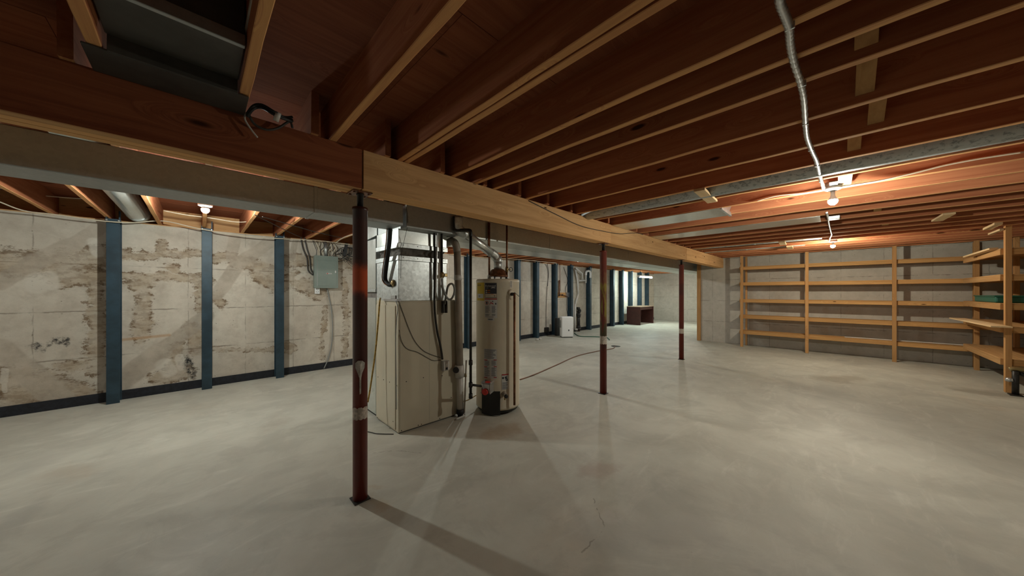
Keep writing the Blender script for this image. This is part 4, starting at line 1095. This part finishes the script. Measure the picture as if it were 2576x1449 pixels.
MB().box(3.70, 3.94, -.02, .03, JZ0 - .0, JZ0 + .006, .001).build('hanger_bar', M['galv'], br)
MB().box(3.57, 3.93, -.10, -.02, JZ0 + .01, JZ0 + .03, .002).build('mount_board', M['pale_wood'], br)
cable('cream_cable', [P(2576, 382, X=3.93), P(2470, 398, X=3.93), P(2380, 415, X=3.93), P(2300, 435, X=3.93), P(2210, 455, X=3.92), P(2140, 466, X=3.90), P(2105, 470, X=3.86)], .007, 'romex', 'cream cable stapled along the joist face right of the near bulb')
cable('cream_cable', [P(2070, 478, X=3.93), P(2020, 486, X=3.93), P(1960, 492, X=3.93), P(1925, 500, X=3.93), P(1905, 506, X=3.93)], .005, 'romex', 'thin cream cable along the joist left of the near bulb')
cable('dark_cable', [P(1330, 505, Y=BY0 - .008), P(1400, 540, Y=BY0 - .008), P(1460, 568, Y=BY0 - .008), P(1520, 582, Y=BY0 - .008), P(1560, 588, Y=BY0 - .008), P(1600, 586, Y=BY0 - .008), P(1618, 590, Y=BY0 - .008)], .004, 'black_rubber', 'thin dark wire stapled along the face of the main beam')

# ------------------------------------------------------------------ wooden shelving on the right wall
LV = [1.937, 1.546, 1.134, .739, .346]
sh = empty('shelving_unit', (9.7, 0, 0), 'long five-level wooden shelving along the right concrete wall', 'shelving')
SX = 9.60; SB = 9.94
posts = [1.616, .429, -.814, -1.73]
for i, y in enumerate(posts):
    MB().box(SX - .02, SX + .02, y - .028, y + .028, 0, JZ0 - .004, .003).build('post', M['wood_z'], sh)
    if i in (0, 3): MB().box(SB - .02, SB + .018, y - .06, y - .02, 0, JZ0 - .004, .003).build('post', M['wood_z'], sh)
ends = [1.67, .429, -.814, -2.26]
for z in LV:
    for j in range(3):
        y1, y0 = ends[j] - .002, ends[j + 1] + .002
        zj = z + random.uniform(-.004, .004)
        MB().box(SX + .021, SX + .058, y0, y1, zj - .036, zj + .028, .003).build('shelf_rail', M['wood_y'], sh)
        MB().box(SX + .021, SB + .02, y0, y1, zj + .029, zj + .045, .002).build('shelf_panel', M['wood_y'], sh)
# second unit along the near right wall
s2 = empty('shelving_unit', (8.6, -2, 0), 'wooden shelving unit turning the corner at the right edge', 'shelving')
for (x, y) in [(7.78, -1.64), (7.78, -2.285), (8.9, -2.285), (9.50, -2.08)]:
    MB().box(x - .045, x + .019, y - .026, y + .026, 0, JZ0 - .004, .003).build('post', M['wood_z'], s2)
for i, z in enumerate([1.90, 1.545, 1.15, .84, .40]):
    MB().box(7.80, 9.57, -1.625, -1.588, z - .04, z + .03, .003).build('shelf_rail', M['wood_x'], s2)
    MB().box(7.80, 7.838, -2.25, -1.63, z - .04, z + .03, .003).build('shelf_rail', M['wood_y'], s2)
    MB().box(7.80, 9.57, -2.27, -1.59, z + .031, z + .048, .002).build('shelf_panel', M['wood_x'], s2)
bd = MB().obox((8.35, -1.50, .90), (1, .02, 0), (-.02, 1, 0), (0, 0, 1), 1.9, .16, .02, .002).build('loose_board', M['pale_wood'], None, 'long loose board lying out over the fourth shelf at the corner', 'board')
MB().bar(P(2432, 646, X=8.9), P(2500, 625, X=7.9), .07, .02, bev=.002).build('loose_board', M['pale_wood'], None, 'loose slanting board on the top corner shelf', 'board')
MB().bar(P(2482, 576, Z=2.22), P(2512, 562, Z=2.235), .06, .025, bev=.002).build('loose_board', M['pale_wood'], None, 'short pale board sticking out under the joists above the corner post', 'board')
MB().bar(P(2490, 589, Z=2.20), P(2520, 577, Z=2.20), .03, .02, bev=.002).build('loose_board', M['pale_wood'], None, 'narrow pale stick below the joists beside the corner post', 'board')
gb = empty('green_bin', (8.4, -1.75, 1.20), 'dark green plastic tray on the middle corner shelf', 'bin')
MB().box(8.05, 9.0, -2.0, -1.56 - .04, 1.199, 1.29, .02, seg=3).build('tray', M['green_bin'], gb)
MB().box(8.04, 9.01, -2.01, -1.59, 1.282, 1.30, .006).build('rim', M['green_bin'], gb)
cable('grey_rod', [(9.72, -.15, LV[4] + .057), (9.73, -1.3, LV[4] + .057), (9.74, -1.95, LV[4] + .057)], .010, 'pvc_white', 'pale rod lying on the bottom long shelf', 'rod')
# meter piping low at the right edge
mp = empty('meter_piping', tuple(P(2545, 990, D=4.3)), 'corroded pipes with a valve low at the right edge beside the corner post', 'pipe')
b0 = Vector((7.60, -1.66, 0))
MB().tube([b0 + Vector((0, 0, .01)), b0 + Vector((0, 0, .32))], .028, 14).build('riser', M['iron'], mp)
MB().tube([b0 + Vector((.02, .04, .33)), b0 + Vector((.02, -.06, .35)), b0 + Vector((.03, -.5, .34)), b0 + Vector((.03, -.62, .34))], .03, 14, sub=4).build('cross_pipe', M['brass'], mp)
MB().lathe(b0 + Vector((-.02, .05, .20)), [(.02, -.03), (.03, 0), (.02, .03)], 12, (.3, 1, 0)).build('valve', M['silver'], mp)
MB().tube([b0 + Vector((.06, -.02, .30)), b0 + Vector((.1, -.3, .15)), b0 + Vector((.1, -.6, .02))], .025, 10, sub=3).build('lower_pipe', M['iron'], mp)
MB().box(b0.x - .05, b0.x + .05, b0.y - .05, b0.y + .05, 0, .015, .003).build('foot', M['iron'], mp)

# ------------------------------------------------------------------ things along the far part of the left wall
yw = YW - .02
# dehumidifier
dh = empty('dehumidifier', tuple(P(1425, 850, Z=0)), 'white dehumidifier standing on the floor by the left wall', 'dehumidifier')
c = P(1413, 850, Z=0); w_, d_, h_ = .36, .24, .60
u = Vector((math.sin(math.radians(52)), -math.cos(math.radians(52)), 0)); v = Vector((u.y, -u.x, 0)) * -1
ctr = c + u * (w_ / 2) + v * (d_ / 2)
if v.dot(FW) < 0: v = -v; ctr = c + u * (w_ / 2) + v * (d_ / 2)
MB().obox(ctr + Vector((0, 0, .02 + h_ / 2)), u, v, (0, 0, 1), w_, d_, h_, .022).build('housing', M['white'], dh)
MB().obox(ctr + Vector((0, 0, .012)), u, v, (0, 0, 1), w_ - .04, d_ - .04, .024).build('foot', M['black'], dh)
gq = ctr - u * (w_ / 2 + .001) + Vector((0, 0, .40))
MB().obox(gq, u, v, (0, 0, 1), .004, d_ * .62, .22, .001).build('side_grille', M['grey_fan'], dh)
for k in range(8):
    MB().obox(gq - u * .003 + Vector((0, 0, -.095 + k * .027)), u, v, (0, 0, 1), .004, d_ * .6, .008).build('slat', M['silver'], dh)
MB().obox(ctr - v * (d_ / 2 + .001) + u * (w_ * .10) + Vector((0, 0, .22)), u, v, (0, 0, 1), .03, .004, .05, .001).build('handle_recess', M['ink'], dh)
MB().obox(ctr - v * (d_ / 2 + .001) + u * (w_ * .42) + Vector((0, 0, .26)), u, v, (0, 0, 1), .012, .004, .012, .001).build('button', M['grey_ink'], dh)
# black case behind it
q = P(1409, 848, Z=0)
MB().box(q.x + .12, q.x + .34, q.y + .20, min(q.y + .33, 6.10), 0, .55, .02, seg=2).build('black_case', M['black'], None, 'black case standing behind the white dehumidifier', 'case')
# outlet cord on wall: box with hanging cable
wo = empty('wall_outlet', tuple(P(1373, 828, Y=yw)), 'dark outlet box low on the left wall right of the water heater', 'outlet')
a = P(1370, 836, Y=yw); b = P(1378, 823, Y=yw)
MB().box(a.x, b.x, yw - .05, YW - .001, a.z, b.z, .004).build('box', M['iron'], wo)
MB().tube([P(1374, 824, Y=yw), P(1374, 780, Y=yw), P(1376, 730, Y=yw), P(1380, 690, Y=yw), P(1377, 664, Y=yw)], .007, 8, sub=5).build('cable', M['romex_dark'], wo)
cable('dark_cable', [P(1371, 664, Y=yw), P(1376, 672, Y=yw), P(1379, 690, Y=yw), P(1378, 720, Y=yw)], .006, 'romex_dark', 'second dark cable on the wall above the low outlet box')
# plywood board with outlets
pb = empty('plywood_backer', tuple(P(1415, 742, Y=yw)), 'orange plywood board with valves and outlet on the left wall', 'board')
a = P(1404, 749, Y=yw); b = P(1423, 736, Y=yw)
MB().box(a.x, b.x, yw - .005, YW - .001, a.z, b.z, .002).build('board', M['wood_x'], pb)
a = P(1424, 748, Y=yw); b = P(1431.5, 736, Y=yw)
MB().box(a.x, b.x, yw - .04, YW - .001, a.z, b.z, .003).build('outlet_box', M['silver'], pb)
for i in range(2):
    for j in range(3): MB().box(a.x + .03 + i * .07, a.x + .06 + i * .07, yw - .044, yw - .039, a.z + .02 + j * .04, a.z + .04 + j * .04).build('socket', M['ink'], pb)
MB().tube([P(1407, 745, Y=yw - .03), P(1407, 705, Y=yw - .03)], .02, 10).build('copper_pipe', M['copper'], pb)
MB().tube([P(1407, 741, Y=yw - .035), P(1418, 743, Y=yw - .035), P(1428, 747, Y=yw - .035)], .012, 8, sub=3).build('branch_pipe', M['copper'], pb)
for x in (1406, 1414): MB().lathe(P(x, 742, Y=yw - .05), [(.02, 0), (.025, .01), (.02, .03)], 10, (0, -1, 0)).build('valve', M['iron'], pb)
cable('dark_pipe', [P(1408, 664, Y=yw - .03), P(1409, 700, Y=yw - .03), P(1410, 732, Y=yw - .03)], .008, 'copper', 'thin pipe dropping to the plywood board', 'pipe')
cable('power_cable', [P(1418, 672, Y=yw), P(1427, 700, Y=yw), P(1427, 712, Y=yw), P(1422, 726, Y=yw), P(1424, 738, Y=yw)], .006, 'black_rubber', 'black cord looping above the plywood board')
cable('power_cable', [P(1426, 750, Y=yw), P(1425, 775, Y=yw), P(1428, 790, Y=yw), P(1430, 798, Y=yw)], .005, 'black_rubber', 'thin cord from the plywood board down to the dehumidifier')
# white sump discharge pipes
sp = empty('white_discharge_pipe', tuple(P(1448, 832, Y=yw - .1)), 'kinked white plastic discharge pipe rising left of the sump pump pipe', 'pipe')
yq = yw - .10
MB().tube([P(1447, 674, Y=yq), P(1453, 706, Y=yq), P(1455, 742, Y=yq)], .030, 14).build('upper_length', M['pvc_white'], sp)
MB().tube([P(1455, 739, Y=yq), P(1447, 768, Y=yq)], .030, 14).build('kinked_length', M['pvc_white'], sp)
MB().tube([P(1447, 765, Y=yq), P(1446, 828, Y=yq)], .030, 14).build('lower_length', M['pvc_white'], sp)
MB().tube([P(1446, 828, Y=yq), P(1452, 829, Y=yq)], .034, 14).build('foot_elbow', M['pvc_white'], sp)
mb = MB().tube([Vector((P(1441, 797, Y=yq).x, yq, .003)), P(1441, 751, Y=yq)], .034, 14).build('white_stand_pipe', M['pvc_white'], None, 'short white upright pipe behind the dehumidifier', 'pipe')
yq = 6.06
sp2 = empty('white_branch_pipe', tuple(P(1465, 700, Y=yq)), 'white plastic branch pipe below the joists right of the discharge pipe', 'pipe')
MB().tube([P(1449, 674, Y=yq), P(1465, 688, Y=yq), P(1466, 703, Y=yq)], .022, 12).build('pipe', M['pvc_white'], sp2)
MB().tube([P(1458, 706, Y=yq), P(1475, 705, Y=yq)], .022, 12).build('tee', M['pvc_white'], sp2)
MB().tube([P(1474, 712, Y=yq), P(1474, 690, Y=yq), P(1473, 686, Y=yq)], .024, 12).build('riser', M['pvc_white'], sp2)
MB().tube([P(1474, 692, Y=yq), P(1475, 684, Y=yq), P(1480, 681.5, Y=yq), P(1485, 685, Y=yq), P(1485, 699, Y=yq)], .035, 14, sub=5).build('hook_bend', M['white'], sp2)
MB().tube([P(1477, 672, Y=yq), P(1477, 694, Y=yq)], .018, 10).build('black_sleeve', M['black'], sp2)
yq = yw - .10
su = empty('sump_pump_pipe', tuple(P(1456, 834, Y=yq)), 'black sump pump pipe with check valve by the left wall', 'pipe')
MB().tube([P(1455.5, 832, Y=yq), P(1455.5, 785, Y=yq)], .055, 16).build('pipe', M['black'], su)
for y, r in ((826, .075), (821, .07), (791, .075), (795, .07)): MB().tube([P(1455.5, y + 3, Y=yq), P(1455.5, y - 2, Y=yq)], r, 16).build('coupling', M['black_rubber'], su)
MB().tube([P(1455.5, 786, Y=yq), P(1458, 781, Y=yq), P(1455, 777, Y=yq), P(1455, 773, Y=yq)], .06, 14, sub=3).build('check_valve', M['iron'], su)
q = P(1456, 838, Y=yq); MB().tube([P(1455.5, 830, Y=yq), Vector((q.x, q.y, .002))], .05, 14).build('foot', M['rose_cord'], su)
cable('green_hose', [P(1445, 838, Z=.012), P(1450, 842, Z=.012), P(1460, 846, Z=.012), P(1490, 847, Z=.012), P(1515, 848, Z=.012), P(1528, 850, Z=.012), P(1533, 855, Z=.012)], .014, 'hose_green', 'green hose lying on the floor beside the dehumidifier', 'hose')
cable('brown_cord', [P(1308, 955, Z=.008), P(1345, 942, Z=.008), P(1400, 918, Z=.008), P(1450, 896, Z=.008), P(1500, 884, Z=.008), P(1525, 880, Z=.008), P(1543, 876, Z=.008), P(1547, 871, Z=.008)], .009, 'rose_cord', 'brown cord running over the floor from the water heater to the drain', 'cord')
MB().lathe(tuple(P(1549, 871, Z=0.001)), [(.11, 0), (.11, .004), (.09, .006)], 24).build('floor_drain', M['iron'], None, 'dark round floor drain at the end of the brown cord', 'drain')
q = P(1353, 855, Z=0)
mb = MB()
for k in range(7): mb.sphere((q.x + random.uniform(-.1, .1), q.y + random.uniform(-.05, .05), .02), random.uniform(.03, .05), 8, 6, (1, 1, .6))
mb.build('plaster_crumbs', M['dirty_white'], None, 'little heap of white crumbs at the foot of a steel post', 'debris', None, 'stuff')
# desk
q0 = P(1611, 817, Z=0); q1 = P(1576, 814, Z=0); 
dk = empty('desk', tuple(q0), 'dark red-brown open desk standing in the far left corner', 'desk')
dx0 = q0.x - .24; dy0 = q0.y - .10; dx1 = dx0 + 1.35; dy1 = min(dy0 + .62, 6.118); hz_ = .76
MB().box(dx0, dx0 + .03, dy0, dy1, 0, hz_ - .03, .002).build('side_panel', M['desk'], dk)
MB().box(dx1 - .03, dx1, dy0, dy1, 0, hz_ - .03, .002).build('side_panel', M['desk'], dk)
MB().box(dx0 - .01, dx1 + .01, dy0 - .01, dy1, hz_ - .03, hz_, .003).build('desk_top', M['desk_top'], dk)
MB().box(dx0 + .03, dx1 - .03, dy0 + .03, dy0 + .05, hz_ - .14, hz_ - .03).build('apron', M['desk'], dk)
MB().box(dx0 + .03, dx1 - .03, dy1 - .08, dy1 - .06, .3, hz_ - .03).build('modesty_panel', M['desk'], dk)
